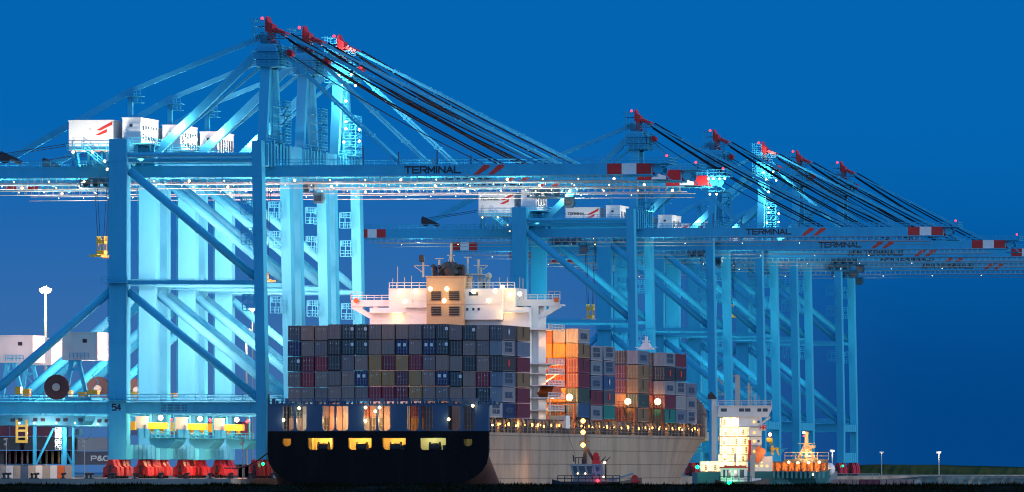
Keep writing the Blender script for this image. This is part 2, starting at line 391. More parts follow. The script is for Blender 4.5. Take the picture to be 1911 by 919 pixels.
def leg_water(g, q):
    a0, b0 = sx_(469), sx_(487); a1, b1 = sx_(478), sx_(496)
    zt, zm, zb = zz(262), zz(745), zz(858)
    g.hexa([(a1, q, zm), (b1, q, zm), (b1, q + 3.6, zm), (a1, q + 3.6, zm), (a0, q, zt), (b0, q, zt), (b0, q + 3.6, zt), (a0, q + 3.6, zt)])
    g.box((a1, q, zb), (b1, q + 3.6, zm))
    for y in (380, 436, 560):
        k = (zz(y) - zm) / (zt - zm); a = a1 + (a0 - a1) * k; g.box((a - 2.2, q - .6, zz(y)), (a + .2, q + 1.6, zz(y) + .1)); g.rail((a - 2.2, q - .6, zz(y)), (a, q - .6, zz(y)), step=.7); g.rail((a - 2.2, q - .6, zz(y)), (a - 2.2, q + 1.6, zz(y)), step=.7); g.box((a - 2.2, q - .6, zz(y) - 2.1), (a + .2, q + 1.6, zz(y) - 2)); g.rail((a - 2.2, q - .6, zz(y) - 2), (a + .2, q - .6, zz(y) - 2), step=.7); [g.beam((a - u_, q - .6, zz(y) - 2), (a - u_, q - .6, zz(y) + 1.1), .14) for u_ in (2.2, 1.1, .05)]
    for y in (330, 430, 540, 660):
        k = (zz(y) - zm) / (zt - zm); a = a1 + (a0 - a1) * k; b = b1 + (b0 - b1) * k
        g.box((a - .06, q - .06, zz(y)), (b + .06, q + 3.66, zz(y) + .15))
def hframe(g, q, far):
    a, b = sx_(-115), sx_(497)
    z0, z1 = zz(772), zz(751)
    g.box((a, q + .35, z0), (sx_(203) - .01, q + 3.1, z1)); g.box((sx_(236) + .01, q + .35, z0), (sx_(478), q + 3.1, z1))
    for i in range(30):                                     # stiffener plates
        x = a + (b - a) * (i + .5) / 30
        if not (sx_(200) < x < sx_(240)) and x < sx_(474): g.box((x, q + .29, z0 + .1), (x + .1, q + .35, z1 - .1))
def crane(k, label, lit, trolley_x, text, tower=False, dark=False):
    LDX = {1: -21.2, 2: -25.6}.get(k, 0)
    fr = CR[k]
    rt = root('quay_crane', label, 'crane', fr.O, -TH, 'blue ship-to-shore cranes along the quay')
    cm = MT['crane']; far2 = k >= 3
    for q in (0, QF):
        part(('ll', q), 'leg', rt, lambda g: leg_land(g, q), cm)
        part(('lw', q), 'leg', rt, lambda g: leg_water(g, q), cm)
        part(('pb', q), 'portal_beam', rt, lambda g: hframe(g, q, 0), cm)
        def walk(g):
            g.box((sx_(-110), q - .9, zz(748)), (sx_(476), q + .2, zz(748) + .12)); g.rail((sx_(-110), q - .85, zz(747)), (sx_(476), q - .85, zz(747)), step=2.2)
        part(('pw', q), 'walkway', rt, walk, cm)
        part(('d1', q), 'diagonal_brace', rt, lambda g: g.tube(P(238, 318).xyz + Vector((0, q + 1.6, 0)), P(474, 518) + Vector((0, q + 1.6, 0)), .8, 12), cm, smooth=True)
        part(('d2', q), 'diagonal_brace', rt, lambda g: g.tube(P(236, 544) + Vector((0, q + 1.6, 0)), P(482, 746) + Vector((0, q + 1.6, 0)), .78, 12), cm, smooth=True)
        part(('d3', q), 'diagonal_brace', rt, lambda g: g.tube(P(203, 543) + Vector((0, q + 1.6, 0)), P(-32, 747) + Vector((0, q + 1.6, 0)), .85, 12), cm, smooth=True)
        part(('tt', q), 'top_tie', rt, lambda g: (g.tube(P(236, 289) + Vector((0, q + 1, 0)), P(470, 289) + Vector((0, q + 1, 0)), .48, 10), g.tube(P(236, 299) + Vector((0, q + 2.2, 0)), P(470, 299) + Vector((0, q + 2.2, 0)), .42, 10), g.rail(P(240, 285) + Vector((0, q + 1, 0)), P(466, 285) + Vector((0, q + 1, 0)), h=.9, step=3, r=.035)), cm)
        def mid(g):
            g.beam(P(236, 527) + Vector((0, q + 1, 0)), P(474, 527) + Vector((0, q + 1, 0)), .8, .8)
            g.box((sx_(238), q + 1.6, zz(532)), (sx_(474), q + 2.6, zz(532) + .1)); g.rail((sx_(238), q + 2.6, zz(531)), (sx_(472), q + 2.6, zz(531)), step=2.4, r=.045)
        part(('mt', q), 'middle_tie', rt, mid, cm)
    # cross beams along the quay direction
    for nm, x0, x1, y0, y1 in (('top_cross_beam', 473, 489, 308, 265), ('top_cross_beam', 206, 234, 300, 264), ('sill_beam', 207, 234, 857, 830), ('sill_beam', 478, 495, 857, 830), ('cross_beam', 478, 495, 772, 752), ('cross_beam', 208, 232, 772, 752)):
        part((nm, x0), nm, rt, lambda g: (g.box((sx_(x0), 3.61, zz(y0)), (sx_(x1), QF - .01, zz(y1))), [g.box((sx_(x1), 3.61 + i * 4, zz(y0)), (sx_(x1) + .12, 3.75 + i * 4, zz(y1))) for i in range(6)]), cm)
    part('tfit', 'top_fittings', rt, lambda g: ([g.box((sx_(490), 4 + i * 3.1, zz(308)), (sx_(492), 5 + i * 3.1, zz(268) + (i % 3) * .5)) for i in range(8)], g.rail((sx_(488), 4, zz(265)), (sx_(488), QF, zz(265)), step=1.6)), cm)
    # bogies on the rails
    for leg, (x0, x1) in enumerate(((205, 234), (477, 497))):
        for qc in (-3.6, 4.8, QF - 3.2, QF + 5.0):
            def bog(g):
                a, b_ = sx_(x0), sx_(x1); c = (a + b_) / 2; z = zz(858)
                for y0_ in (qc - 3.0, qc + .5): g.prism([(a + .1, .7), (c - .4, .7), (c - .4, 1.7), (c + .4, 1.7), (c + .4, .7), (b_ - .1, .7), (b_ - .15, 2.1), (c + .8, 2.4), (c + .45, z), (c - .45, z), (c - .8, 2.4), (a + .15, 2.1)], y0_, y0_ + 2.5)
                g.box((a + .2, qc - 3.1, .5), (a + .5, qc + 3.1, 1.5)); g.box((b_ - .5, qc - 3.1, .5), (b_ - .2, qc + 3.1, 1.5)); g.box((a + .8, qc - 3.06, 1.9), (a + 1.0, qc - 3.0, 2.3), 1); g.box((b_ - 1.0, qc - 3.06, 1.9), (b_ - .8, qc - 3.0, 2.3), 1)
                g.box((c - .25, qc - 3.25, 1.1), (c + .25, qc - 3.0, 2.6), 1)
                for j in range(4):
                    g.tube((c - .5, qc - 2.7 + j * 1.8, .42), (c + .5, qc - 2.7 + j * 1.8, .42), .42, 12, mi=1)
                    g.tube((a + .05, qc - 2.7 + j * 1.8, .5), (a + .5, qc - 2.7 + j * 1.8, .5), .3, 8)
            part(('bog', leg, qc), 'bogie', rt, bog, [MT['red'], MT['dark']])
    # girder and boom
    for gi, (q0, q1) in enumerate(((GQ[0], GQ[1]), (GQ[2], GQ[3]))):
        def gird(g):
            g.box((S_BACK, q0, zGB), (S_R0, q1, zGT)); g.box((S_R0, q0 + .02, zGB + .01), (S_END, q1 - .02, zGT - .01))
            g.box((S_BACK, q0 - .35, zGB - .22), (S_END, q1 + .35, zGB - .003))
            n_ = 60
            for i in range(n_):
                x = S_BACK + (S_END - S_BACK) * i / n_; g.box((x, q0 - .3, zGB - .45), (x + .18, q0 - .2, zGB - .22))
            g.rail((S_BACK, q0 + .2, zGT), (S_END, q0 + .2, zGT), step=2.2, r=.045)
        part(('gird', gi), 'boom_girder', rt, gird, cm)
        L3 = (S_END - S_R0) / 3; B3 = CR[3].at(720, 438, 11.3).x; LB = (B3 - S_BACK) / 3
        for j in range(3):
            for nm, st, L_ in (('a', S_R0, L3), ('b', S_BACK - .02, LB)):
                part(('band', gi, j, nm), 'warning_band', rt, lambda g: g.box((st + j * L_, q0 - .015, zGB - .002), (st + (j + 1) * L_ - .003, q1 + .015, zGT + .005)), MT['red'] if j != 1 else MT['white'])
    zW = zGB - 1.15
    def walkw(g):
        g.box((S_BACK + 3, 9.3, zW - .12), (S_END - 4, 10.3, zW)); n_ = 96
        for i in range(n_):
            x = S_BACK + 3 + (S_END - S_BACK - 7) * i / n_; g.beam((x, 10.3, zW), (x, 11.2, zGB - .2), .07); g.beam((x, 9.35, zW), (x, 9.35, zW + .95), .06)
        g.beam((S_BACK + 3, 9.35, zW + .95), (S_END - 4, 9.35, zW + .95), .07); g.box((S_BACK + 3, 20.8, zW - .12), (S_END - 4, 21.8, zW))
        g.tube((S_BACK + 3, 20.0, zW - .9), (S_END - 4, 20.0, zW - .9), .06, 6)
    part('bwalk', 'underslung_walkway', rt, walkw, MT['mast'])
    for x in range(12):
        s_ = S_BACK + 6 + x * 11.6
        part(('ctie', x), 'cross_tie', rt, lambda g: g.box((s_, GQ[1], zGB + .2), (s_ + .6, GQ[2], zGB + .9)), cm)
    # boom tip platform
    def tip(g):
        a = S_END
        g.box((a, 10.6, zGT - .1), (a + 3.6, 20.4, zGT + .08)); g.rail((a, 10.6, zGT), (a + 3.6, 10.6, zGT), step=.9); g.rail((a + 3.6, 10.6, zGT), (a + 3.6, 20.4, zGT), step=1.5)
        g.beam((a, 12, zGT - .2), (a + 3.4, 12, zGB - .8), .25); g.beam((a, 12, zGB - .6), (a + 3.4, 12, zGT - .2), .2)
        g.tube((a + 1.2, 11.6, zGB + .9), (a + 1.2, 12.1, zGB + .9), .9, 14); g.tube((a + 1.2, 18.6, zGB + .9), (a + 1.2, 19.1, zGB + .9), .9, 14)
        g.box((a, 11, zGB - 1.1), (a + 3.4, 20, zGB - 1.0))
        g.beam((a + 3.1, 11, zGT), (a + 3.1, 11, zGT + 1.2), .1)
    part('tip', 'boom_tip', rt, tip, MT['crane'])
    bulb(rt, (S_END + 3.1, 11, zGT + 1.4), LM['redl'], .24, 'aviation_light')
    part('poles', 'pole', rt, lambda g: [g.beam((sx_(x, 12), 12, zGT), (sx_(x, 12), 12, P(x, y, 12).z), .28) for x, y in ((678, 274), (744, 284), (816, 280), (879, 290))], MT['crane_dk'])
    # A-frame
    zb, zt = zz(264, 8), P(474, 126, 12).z
    xa = sx_(474)
    for sgn, (qb, qt) in enumerate(((8.3, 12.2), (22.7, 18.8))):
        part(('af', sgn), 'mast_column', rt, lambda g: g.beam((xa, qb, zz(266, 8)), (xa - .1, qt, zt), 1.9, 1.75, w2=1.75, h2=1.9), cm)
    def head(g):
        z = lambda y: P(480, y, QC).z; x = lambda px: P(px, 100, QC).x
        g.prism([(x(487), z(126)), (x(525), z(126)), (x(527), z(108)), (x(520), z(84)), (x(489), z(84)), (x(484), z(108))], QC - 4.4, QC + 4.4)
        for yy in (126, 112, 98):
            g.box((x(480), QC - 5.2, z(yy)), (x(534), QC + 5.2, z(yy) + .12)); g.rail((x(480), QC - 5.2, z(yy)), (x(534), QC - 5.2, z(yy)), step=1.1); g.rail((x(534), QC - 5.2, z(yy)), (x(534), QC + 5.2, z(yy)), step=1.3)
        g.box((x(490), QC - 2.6, z(84)), (x(503), QC + 2.6, z(60)))
        for yy in (66, 50): g.box((x(476), QC - 3, z(yy)), (x(499), QC + 3, z(yy) + .1)); g.rail((x(476), QC - 3, z(yy)), (x(499), QC - 3, z(yy)), step=.9)
        for px in (477, 482, 488): g.beam((x(px), QC - 3, z(84)), (x(px), QC - 3, z(36)), .14)
        g.box((x(470), QC - 3, z(38)), (x(490), QC + 3, z(38) + .08)); g.beam((x(488), QC, z(36)), (x(488), QC, z(18)), .07)
        g.beam((x(515), QC, z(100)), (x(541), QC, z(101)), .5)
    part('head', 'mast_head', rt, head, MT['crane'])
    part('headp', 'head_platform', rt, lambda g: [(g.rail((P(a_, 0, QC).x, QC - 3.2, P(480, y_, QC).z), (P(b_, 0, QC).x, QC - 3.2, P(480, y_, QC).z), h=1.0, step=.8, r=.07), g.box((P(a_, 0, QC).x, QC - 3.2, P(480, y_, QC).z), (P(b_, 0, QC).x, QC - 1.5, P(480, y_, QC).z + .12))) for a_, b_, y_ in ((508, 536, 74), (484, 512, 78), (500, 528, 88), (512, 540, 106))], MT['crane_dk'])
    def cap(g):
        z = lambda y: P(480, y, QC).z; x = lambda px: P(px, 100, QC).x
        g.prism([(x(499), z(80)), (x(505), z(80)), (x(511), z(66)), (x(512), z(46)), (x(504), z(42)), (x(500), z(31)), (x(498), z(42))], QC - 2.2, QC + 2.2)
        g.beam((x(510), QC - 2, z(56)), (x(534), QC - 2, z(67)), .3, .35); g.beam((x(510), QC + 2, z(56)), (x(534), QC + 2, z(67)), .3, .35)
        for px, py, rr in ((519, 57, .42), (526, 61, .42), (532, 64, .5)): g.tube((x(px), QC - 2.4, z(py)), (x(px), QC + 2.4, z(py)), rr, 12)
        g.tube((x(541), QC - 1.5, z(100)), (x(541), QC + 1.5, z(100)), .7, 12); g.box((x(534), QC - 1, z(103)), (x(541), QC + 1, z(98)))
        g.beam((x(511), QC, z(76)), (x(514), QC, z(90)), .8)
    part('cap', 'sheave_head', rt, cap, MT['red'])
    bulb(rt, P(489, 34, QC), LM['redl'], .3, 'aviation_light')
    def stairs(g):
        za, zb_ = zz(262), zz(200, 15)
        for i in range(5):
            z = za + (zb_ - za) * i / 4; g.box((xa + .9, 13.2, z), (xa + 3.4, 19.4, z + .1)); g.rail((xa + 3.4, 13.2, z), (xa + 3.4, 19.4, z), step=1.2); g.rail((xa + .9, 13.2, z), (xa + 3.4, 13.2, z), step=1.0)
            if i < 4: g.beam((xa + 2.9, 13.6, z), (xa + 2.9, 19, z + (zb_ - za) / 4), .35, .12)
        for xx in (.95, 3.35):
            for qq in (13.2, 19.4): g.beam((xa + xx, qq, za), (xa + xx, qq, zb_ + 1), .14)
        g.beam((xa + .9, 15, zb_), (xa + .5, 15, zt), .12); g.beam((xa + .9, 15.7, zb_), (xa + .5, 15.7, zt), .12)
        for i in range(14): z = zb_ + (zt - zb_) * i / 14; g.beam((xa + .8, 14.9, z), (xa + .8, 15.8, z), .08)
    part('stair', 'stair_tower', rt, stairs, MT['crane'])
    # stays
    ap = P(486, 70, QC)
    tw = P(247, 168, QC); be = P(12, 300, QC)
    part('bs1', 'backstay', rt, lambda g: g.beam(ap, tw, .75, .9), cm); part('bs2', 'backstay', rt, lambda g: g.beam(tw, be, .85, 1.2), cm)
    part('bl', 'back_leg', rt, lambda g: g.beam(P(488, 92, QC), P(283, 293, QC), 1.2, 1.55), cm)
    part('bl2', 'back_leg', rt, lambda g: g.beam(P(492, 120, QC), P(283, 293, QC + 3), .5, .6), cm)
    def tower_(g):
        g.beam(P(243, 309, QC), P(243, 182, QC), 1.0, .9); g.beam(P(238, 309, QC + 2.5), P(242, 190, QC), .5)
        a = P(232, 180, QC - 2); b_ = P(262, 180, QC - 2); g.box((a.x, QC - 2, a.z), (b_.x, QC + 2, a.z + .1)); g.rail(a, b_, step=.7)
        g.box((a.x + 1, QC - 1.5, a.z - 1.2), (b_.x, QC + 1.5, a.z - 1.1)); g.rail((a.x + 1, QC - 1.5, a.z - 1.1), (b_.x, QC - 1.5, a.z - 1.1), h=.9, step=.7)
        g.prism([(P(236, 0, QC).x, a.z), (P(251, 0, QC).x, a.z), (P(248, 0, QC).x, a.z + 1.3), (P(240, 0, QC).x, a.z + 1.3)], QC - .5, QC + .5)
    part('tower', 'backstay_tower', rt, tower_, MT['crane'])
    # forestays: rigid links
    def link_(g, p, q, w=.42, n=6):
        p = Vector(p); q = Vector(q)
        for o in (-.35, .35): g.beam(p + Vector((0, o, 0)), q + Vector((0, o, 0)), .22, w)
        for i in range(1, n): c = p.lerp(q, i / n); g.box(c - Vector((.3, .5, .3)), c + Vector((.3, .5, .3)))
    e1 = P(1013, 308, QC); e2 = P(752, 308, QC)
    st = MT['crane']
    for j, (p0, q0) in enumerate(((P(530, 62, QC), 12.1), (P(530, 62, QC), 18.9))):
        part(('fs', j), 'forestay', rt, lambda g: link_(g, p0 + Vector((0, (q0 - QC) * .5, 0)), (e1.x, q0, e1.z)), st)
        part(('fs2', j), 'forestay', rt, lambda g: link_(g, p0 + Vector((-2, (q0 - QC) * .5, -2)), (e2.x, q0, e2.z), .34, 4), st)
    def ropes(g):
        for (x0, y0, x1, y1, q, r_) in ((536, 70, 938, 305, 14, .18), (536, 74, 925, 305, 17, .16), (540, 66, 985, 306, 15, .19), (541, 62, 1003, 306, 16.5, .16), (545, 103, 905, 306, 13.2, .10)):
            a = P(x0, y0, QC); b_ = P(x1, y1, QC); a.y = q; b_.y = q; prev = a
            for i in range(1, 7):
                t_ = i / 6; c = a.lerp(b_, t_) - Vector((0, 0, math.sin(math.pi * t_) * .9)); g.tube(prev, c, r_, 5); prev = c
    part('ropes', 'hoist_rope', rt, ropes, MT['rope'])
    part('brope', 'hoist_rope', rt, lambda g: (g.tube(P(128, 268, 14), P(2, 288, 14), .07, 5), g.tube(P(128, 272, 16), P(2, 292, 16), .07, 5), g.tube(P(0, 286, 15), P(40, 305, 15), .5, 6), g.tube(P(8, 296, 13), P(8, 296, 18), 1.0, 12), g.tube(P(225, 300, 14), P(470, 304, 14), .07, 5)), MT['dark'])
    # machinery houses on the landside end
    def housea(g):
        a = P(128, 278, 6); b_ = P(211, 226, 6); g.box((a.x, 6, a.z), (b_.x, 15, b_.z)); g.box((a.x - .12, 5.88, b_.z), (b_.x + .12, 15.1, b_.z + .22)); g.box((a.x - .1, 5.9, a.z - .3), (b_.x + .1, 15.1, a.z))
    ha = part('ha', 'machinery_house', rt, housea, MT['white'])
    part('had', 'door', ha, lambda g: (rbox(g, 134, 140, 276, 256, 5.93, 6), rbox(g, 165, 170, 246, 240, 5.93, 6)), MT['offwhite'])
    part('hal', 'emblem', ha, lambda g: [g.prism([(P(x0, y0, 6).x, P(x0, y0, 6).z), (P(x1, y1, 6).x, P(x1, y1, 6).z), (P(x1, y1 + 6, 6).x, P(x1, y1 + 6, 6).z), (P(x0 + 7, y0 + 1, 6).x, P(x0 + 7, y0 + 1, 6).z)], 5.9, 5.99) for x0, y0, x1, y1 in ((180, 243, 209, 227), (178, 252, 199, 241))], MT['stripe'])
    if far2:
        for bod, x0, y0, h_, w_ in (('TERMINAL', 129, 244, .9, 4.6),):
            key = ('ht', bod)
            if key not in CACHE: CACHE[key] = text_mesh(bod, h_ * .8, w_, MT['letter'])
            pp = P(x0 + 4, y0, 5.9); link('lettering', CACHE[key], ha, (pp.x, 5.95, pp.z))
    def houseb(g):
        a = P(228, 267, 7); b_ = P(262, 221, 7); g.box((a.x, 7, a.z), (b_.x, 23.5, b_.z)); g.box((a.x - .1, 6.9, b_.z), (b_.x + .1, 23.6, b_.z + .2))
    hb = part('hb', 'electrical_house', rt, houseb, MT['white'])
    for i_ in range(7):
        def wb(g):
            a = P(228, 267, 7); b_ = P(262, 221, 7)
            if i_ == 6: g.box((a.x + 1.4, 6.93, b_.z - 1.6), (a.x + 2.0, 7.0, b_.z - 1.1))
            else: g.box((b_.x, 9 + i_ * 2.4, a.z + .8), (b_.x + .06, 10 + i_ * 2.4, b_.z - 1.3))
        part(('hbw', i_), 'window', hb, wb, MT['glass'])
    def plat(g):
        a = P(124, 280, 4.5); b_ = P(295, 268, 4.5)
        g.box((a.x, 4.5, a.z), (P(213, 0, 4.5).x, 17, a.z + .15)); g.rail((a.x, 4.6, a.z), (P(213, 0, 4.5).x, 4.6, a.z), step=1.4)
        g.box((P(215, 0, 4.5).x, 4.5, b_.z), (P(278, 0, 4.5).x, 24, b_.z + .15)); g.rail((P(215, 0, 4.5).x, 4.6, b_.z), (P(278, 0, 4.5).x, 4.6, b_.z), step=1.4); g.rail((P(278, 0, 4.5).x, 4.6, b_.z), (P(278, 0, 4.5).x, 24, b_.z), step=1.6)
        for x in (136, 165, 190): g.beam((P(x, 0, 12).x, 12, zGT), (P(x, 0, 12).x, 12, a.z), .4); g.beam((P(x, 0, 12).x, 18.5, zGT), (P(x, 0, 12).x, 16, a.z), .4)
        for x in (240, 262, 285): g.beam((P(x, 0, 12).x, 12, zGT), (P(x, 0, 12).x, 12, b_.z), .6); g.beam((P(x, 0, 12).x, 19, zGT), (P(x, 0, 12).x, 19, b_.z), .6)
        g.beam(P(158, 280, 4), P(206, 320, 4), .9, .12); g.rail(P(158, 280, 3.6), P(206, 320, 3.6), step=1.5)
        g.prism([(P(250, 0, 12).x, zGT), (P(284, 0, 12).x, zGT), (P(278, 0, 12).x, b_.z - .6), (P(256, 0, 12).x, b_.z - .6)], 13, 18)
    part('plat', 'machinery_platform', rt, plat, MT['crane'])
    part('drum', 'rope_drum', rt, lambda g: [g.tube((P(x, 0, 12).x, 12.5, zGT + 2.0), (P(x, 0, 12).x, 18.5, zGT + 2.0), .6, 10) for x in (255, 263, 271)], MT['dark'])
    # trolley on the girder
    def trol(g):
        x = P(trolley_x, 0, 11).x
        g.box((x - 3, 10.8, zGB - 1.0), (x + 3, 20.2, zGB - .5)); g.rail((x - 3, 9.8, zGB - 1.8), (x + 3, 9.8, zGB - 1.8), step=.9)
        g.box((x - 3.2, 9.6, zGB - 2.1), (x + 3.2, 21, zGB - 1.95)); [g.beam((x + d, 11, zGB - 2), (x + d, 11, zGB), .2) for d in (-2.8, -1, 1, 2.8)]
        [g.tube((x + d, 12, zGB - 1.3), (x + d, 12.4, zGB - 1.3), .6, 10) for d in (-2, 0, 2)]
    part(None, 'trolley', rt, trol, MT['crane_dk'])
    def cab(g):
        x = P(trolley_x + 44, 0, 11).x; z = zGB - 2.2
        g.prism([(x - .9, z), (x + .9, z), (x + 1.2, z - 1.1), (x + .7, z - 2.0), (x - .9, z - 2.0)], 11, 13); g.box((x - 1.2, 10.5, z), (x + 1.2, 13.5, z + .15)); g.beam((x - 1, 12, z), (x - 1, 12, zGB), .3)
    cb = part(None, 'operator_cab', rt, cab, MT['crane_dk'])
    part(None, 'window', cb, lambda g: (g.box((P(trolley_x + 44, 0, 11).x - .7, 10.96, zGB - 3.7), (P(trolley_x + 44, 0, 11).x + .7, 11, zGB - 2.6)),), MT['glass'])
    # lower trolley house, its frame, the cable reel and yellow gear on the portal beam
    def lowh(g):
        a = P(116, 670, 6); b_ = P(182, 622, 6); g.box((a.x, 6, a.z), (b_.x, 17, b_.z)); g.box((a.x - .1, 5.9, b_.z), (b_.x + .1, 17.1, b_.z + .2)); g.box((a.x - .05, 5.95, a.z - .25), (b_.x + .05, 17.05, a.z))
    lh = part('lh', 'lower_trolley_house', rt, lowh, MT['offwhite'], loc=(LDX, 0, 0))
    part('lhw', 'window', lh, lambda g: rbox(g, 154, 162, 640, 633, 5.93, 6.0), MT['dark']); part('lhd', 'door', lh, lambda g: (rbox(g, 146, 154, 664, 645, 5.94, 6.0)), MT['offwhite'])
    def lowf(g):
        for dq in (6.5, 16):
            g.beam(P(134, 672, dq), P(123, 742, dq), 1.0, .7); g.beam(P(146, 672, dq), P(163, 742, dq), 1.0, .7); g.beam(P(128, 672, dq), P(152, 672, dq), .8, .7); g.beam(P(134, 690, dq), P(150, 690, dq), .5, .5)
            for i in range(5): g.beam(P(172 + (i % 2) * 12, 675 + i * 13, dq), P(172 + ((i + 1) % 2) * 12, 675 + (i + 1) * 13, dq), .12)
        g.box((P(122, 0, 6).x, 6, zz(747)), (P(170, 0, 6).x, 17, zz(741)))
        g.rail(P(130, 670, 5.2), P(165, 670, 5.2), step=.7)
    part('lf', 'trolley_frame', rt, lowf, MT['crane'], loc=(LDX, 0, 0))
    for i_, (a_, b_, c2_, d_) in enumerate(((163, 182, 738, 728), (146, 158, 740, 732), (28, 38, 738, 722), (42, 54, 740, 726))): part(('yg', i_), 'winch', rt, lambda g: rbox(g, a_, b_, c2_, d_, 4, 6), MT['yellow'])
    c_ = P(106, 723, -1.4); rr = 23.5 / 9.77
    rl = part('reel', 'cable_reel', rt, lambda g: ([g.tube((c_.x, -1.8 + o, c_.z), (c_.x, -1.7 + o, c_.z), rr, 40) for o in (0, .8)], g.tube((c_.x, -1.7, c_.z), (c_.x, -1.0, c_.z), rr * .93, 30), [g.beam((c_.x + math.cos(a * .2618) * .8, -1.84, c_.z + math.sin(a * .2618) * .8), (c_.x + math.cos(a * .2618) * rr, -1.84, c_.z + math.sin(a * .2618) * rr), .05) for a in range(24)]), MT['reel'])
    part('hub', 'hub', rl, lambda g: (g.tube((c_.x, -2.15, c_.z), (c_.x, -1.8, c_.z), .75, 16), g.tube((c_.x, -2.3, c_.z), (c_.x, -2.1, c_.z), .35, 12)), MT['mast'])
    # platforms slung below the portal beam
    def boat(g):
        z = lambda y: P(300, y, 8).z; x = lambda px: P(px, 0, 8).x
        g.prism([(x(279), z(818)), (x(327), z(818)), (x(327), z(824)), (x(315), z(837)), (x(293), z(837)), (x(279), z(826))], 8, 18)
        g.box((x(270), 7, z(818)), (x(335), 19, z(817))); g.rail((x(270), 7, z(817)), (x(335), 7, z(817)), step=.8)
        for px in (281, 325, 270):
            g.beam((x(px), 8, z(817)), (x(px), 8, z(774)), .28)
        for px in (284, 292, 300, 310): g.box((x(px), 7.9, z(816)), (x(px + 6), 8, z(811)))
    part('boat', 'lashing_platform', rt, boat, MT['crane'])
    part('lcab', 'lashing_cabin', rt, lambda g: (rbox(g, 253, 272, 800, 779, 7.5, 10), rbox(g, 252, 273, 779, 777, 7.4, 10.1)), MT['offwhite'])
    part('yel', 'coning_gear', rt, lambda g: (rbox(g, 276, 311, 801, 789, 7, 9), rbox(g, 281, 287, 808, 801, 7.3, 8), rbox(g, 299, 306, 808, 801, 7.3, 8)), MT['yellow']); part('yel2', 'coning_bin', rt, lambda g: rbox(g, 238, 252, 803, 787, 7, 9), MT['yellow'])
    def lplat(g):
        z = lambda y: P(100, y, 5).z; x = lambda px: P(px, 0, 5).x
        g.prism([(x(-60), z(776)), (x(160), z(776)), (x(158), z(786)), (x(152), z(794)), (x(-60), z(794))], 5, 14)
        g.rail((x(-60), 4.6, z(776)), (x(160), 4.6, z(776)), step=1.2)
    lp = part('lplat', 'lower_trolley_platform', rt, lplat, MT['crane'])
    for x_ in range(-50, 148, 14):
        if x_ % 3: part(('lpw', x_), 'window', lp, lambda g: rbox(g, x_, x_ + 8, 787, 781, 4.93, 5), MT['glass'])
    # lettering
    if text:
        key = ('bt', text)
        if key not in CACHE: CACHE[key] = text_mesh(text, (zGT - zGB) * .70, P(859, 0, 11).x - P(755, 0, 11).x if text == 'TERMINAL' else 14.4, MT['letter'], bold=0)
        o = link('lettering', CACHE[key], rt, (P(755 if text == 'TERMINAL' else 716, 0, 11).x, GQ[0] - .03, zGB + (zGT - zGB) * .16))
        def sl(g):
            for d in (0, 27):
                x0 = P(884 + d, 0, 11).x; H = zGT - zGB
                pl = [(x0 - .1, zGB + .08), (x0 + .9, zGB + .08), (x0 + 2.9, zGB + H * .66), (x0 + 3.1, zGB + H * .86), (x0 + 2.9, zGB + H * .94), (x0 + 1.9, zGB + H * .94)]
                g.prism(pl, GQ[0] - .06, GQ[0] - .002)
        part('slash', 'emblem', rt, sl, MT['stripe'])
    if k == 0:
        p_ = P(210, 767, 0); link('number', text_mesh('54', 1.35, 1.6, MT['letter']), rt, (p_.x, -.03, p_.z))
        part(None, 'notice', rt, lambda g: [g.box((P(300 + i * 13, 0).x, .30, zz(768 - j * 5)), (P(309 + i * 13, 0).x, .34, zz(765.5 - j * 5))) for i in range(4) for j in range(3)], MT['crane_dk'])
    # ---- lamps
    for i, s_ in enumerate([S_BACK + 12 + j * 6.9 for j in range(19 if k < 3 else 0)]):
        bulb(rt, (s_, 9.9, zW + .25), LM['warm'], .24 if i % 3 == 0 else .12)
    for j in range(24 if k < 3 else 8):
        bulb(rt, (S_BACK + 9 + j * (5.1 if k < 3 else 14), 20.4, zW - .35), LM['cool'], .065)
    lamp_n = 7 if k < 3 else 2
    for j in range(lamp_n):
        lamp(rt, (S_BACK + 14 + j * (118 / lamp_n), 15.5, zGB - 2.6), 3600 * (lit if k < 3 else lit * .3) * 7 / lamp_n, (0.85, 1, .93), .2)
    mx = P(352, 0, 16).x; LC = CYAN if k < 3 else (.35, .80, .80)
    for z_, q_, p_ in ((46, 17, 1.0), (29, 17, 1.0), (14.8, 15, .55)):
        lamp(rt, (mx, q_, z_), 14000 * lit * p_, LC, .8)
    lamp(rt, (P(482, 0, 16).x + 7, 17, 44), 6500 * lit, LC, .8)
    lamp(rt, (P(80, 0, 16).x, 20, 18), 9000 * lit, (1.0, .93, .80) if k < 3 else LC, .8)
    lamp(rt, (P(430, 0, 16).x, 5.5, 10.4), 3000 * lit, WARM, .4)
    lamp(rt, (P(297, 778, 6).x, 6, P(297, 779, 6).z), 3600 * lit, WARM, .4)
    lamp(rt, (P(80, 0, 2).x, 2.5, zz(806)), 1500 * lit, LC, .4)
    lamp(rt, (P(260, 0, -4).x, -5, 5.5), 1200 * lit, WARM, .4)
    bulb(rt, P(300, 780, 6.5), LM['warm'], .5)
    for x in (320, 392): bulb(rt, P(x, 784, 6.5), LM['redl'], .28, 'signal_light')
    for x in (36, 64, 105, 140): bulb(rt, P(x, 790, 4.6), LM['cool'], .16)
    bulb(rt, P(212, 866, -4.2), LM['green'], .33, 'signal_light'); bulb(rt, P(491, 866, -4.2), LM['green'], .3, 'signal_light')
    # the white houses carry their own floods
    lamp(rt, P(165, 306, -3), 9000 * max(lit, .12), (1, .90, .74), .4, spot=((-.05, .85, .6), 75))
    lamp(rt, P(262, 300, 1), 5000 * max(lit, .12), (1, .90, .74), .4, spot=((-.15, .7, .75), 60))
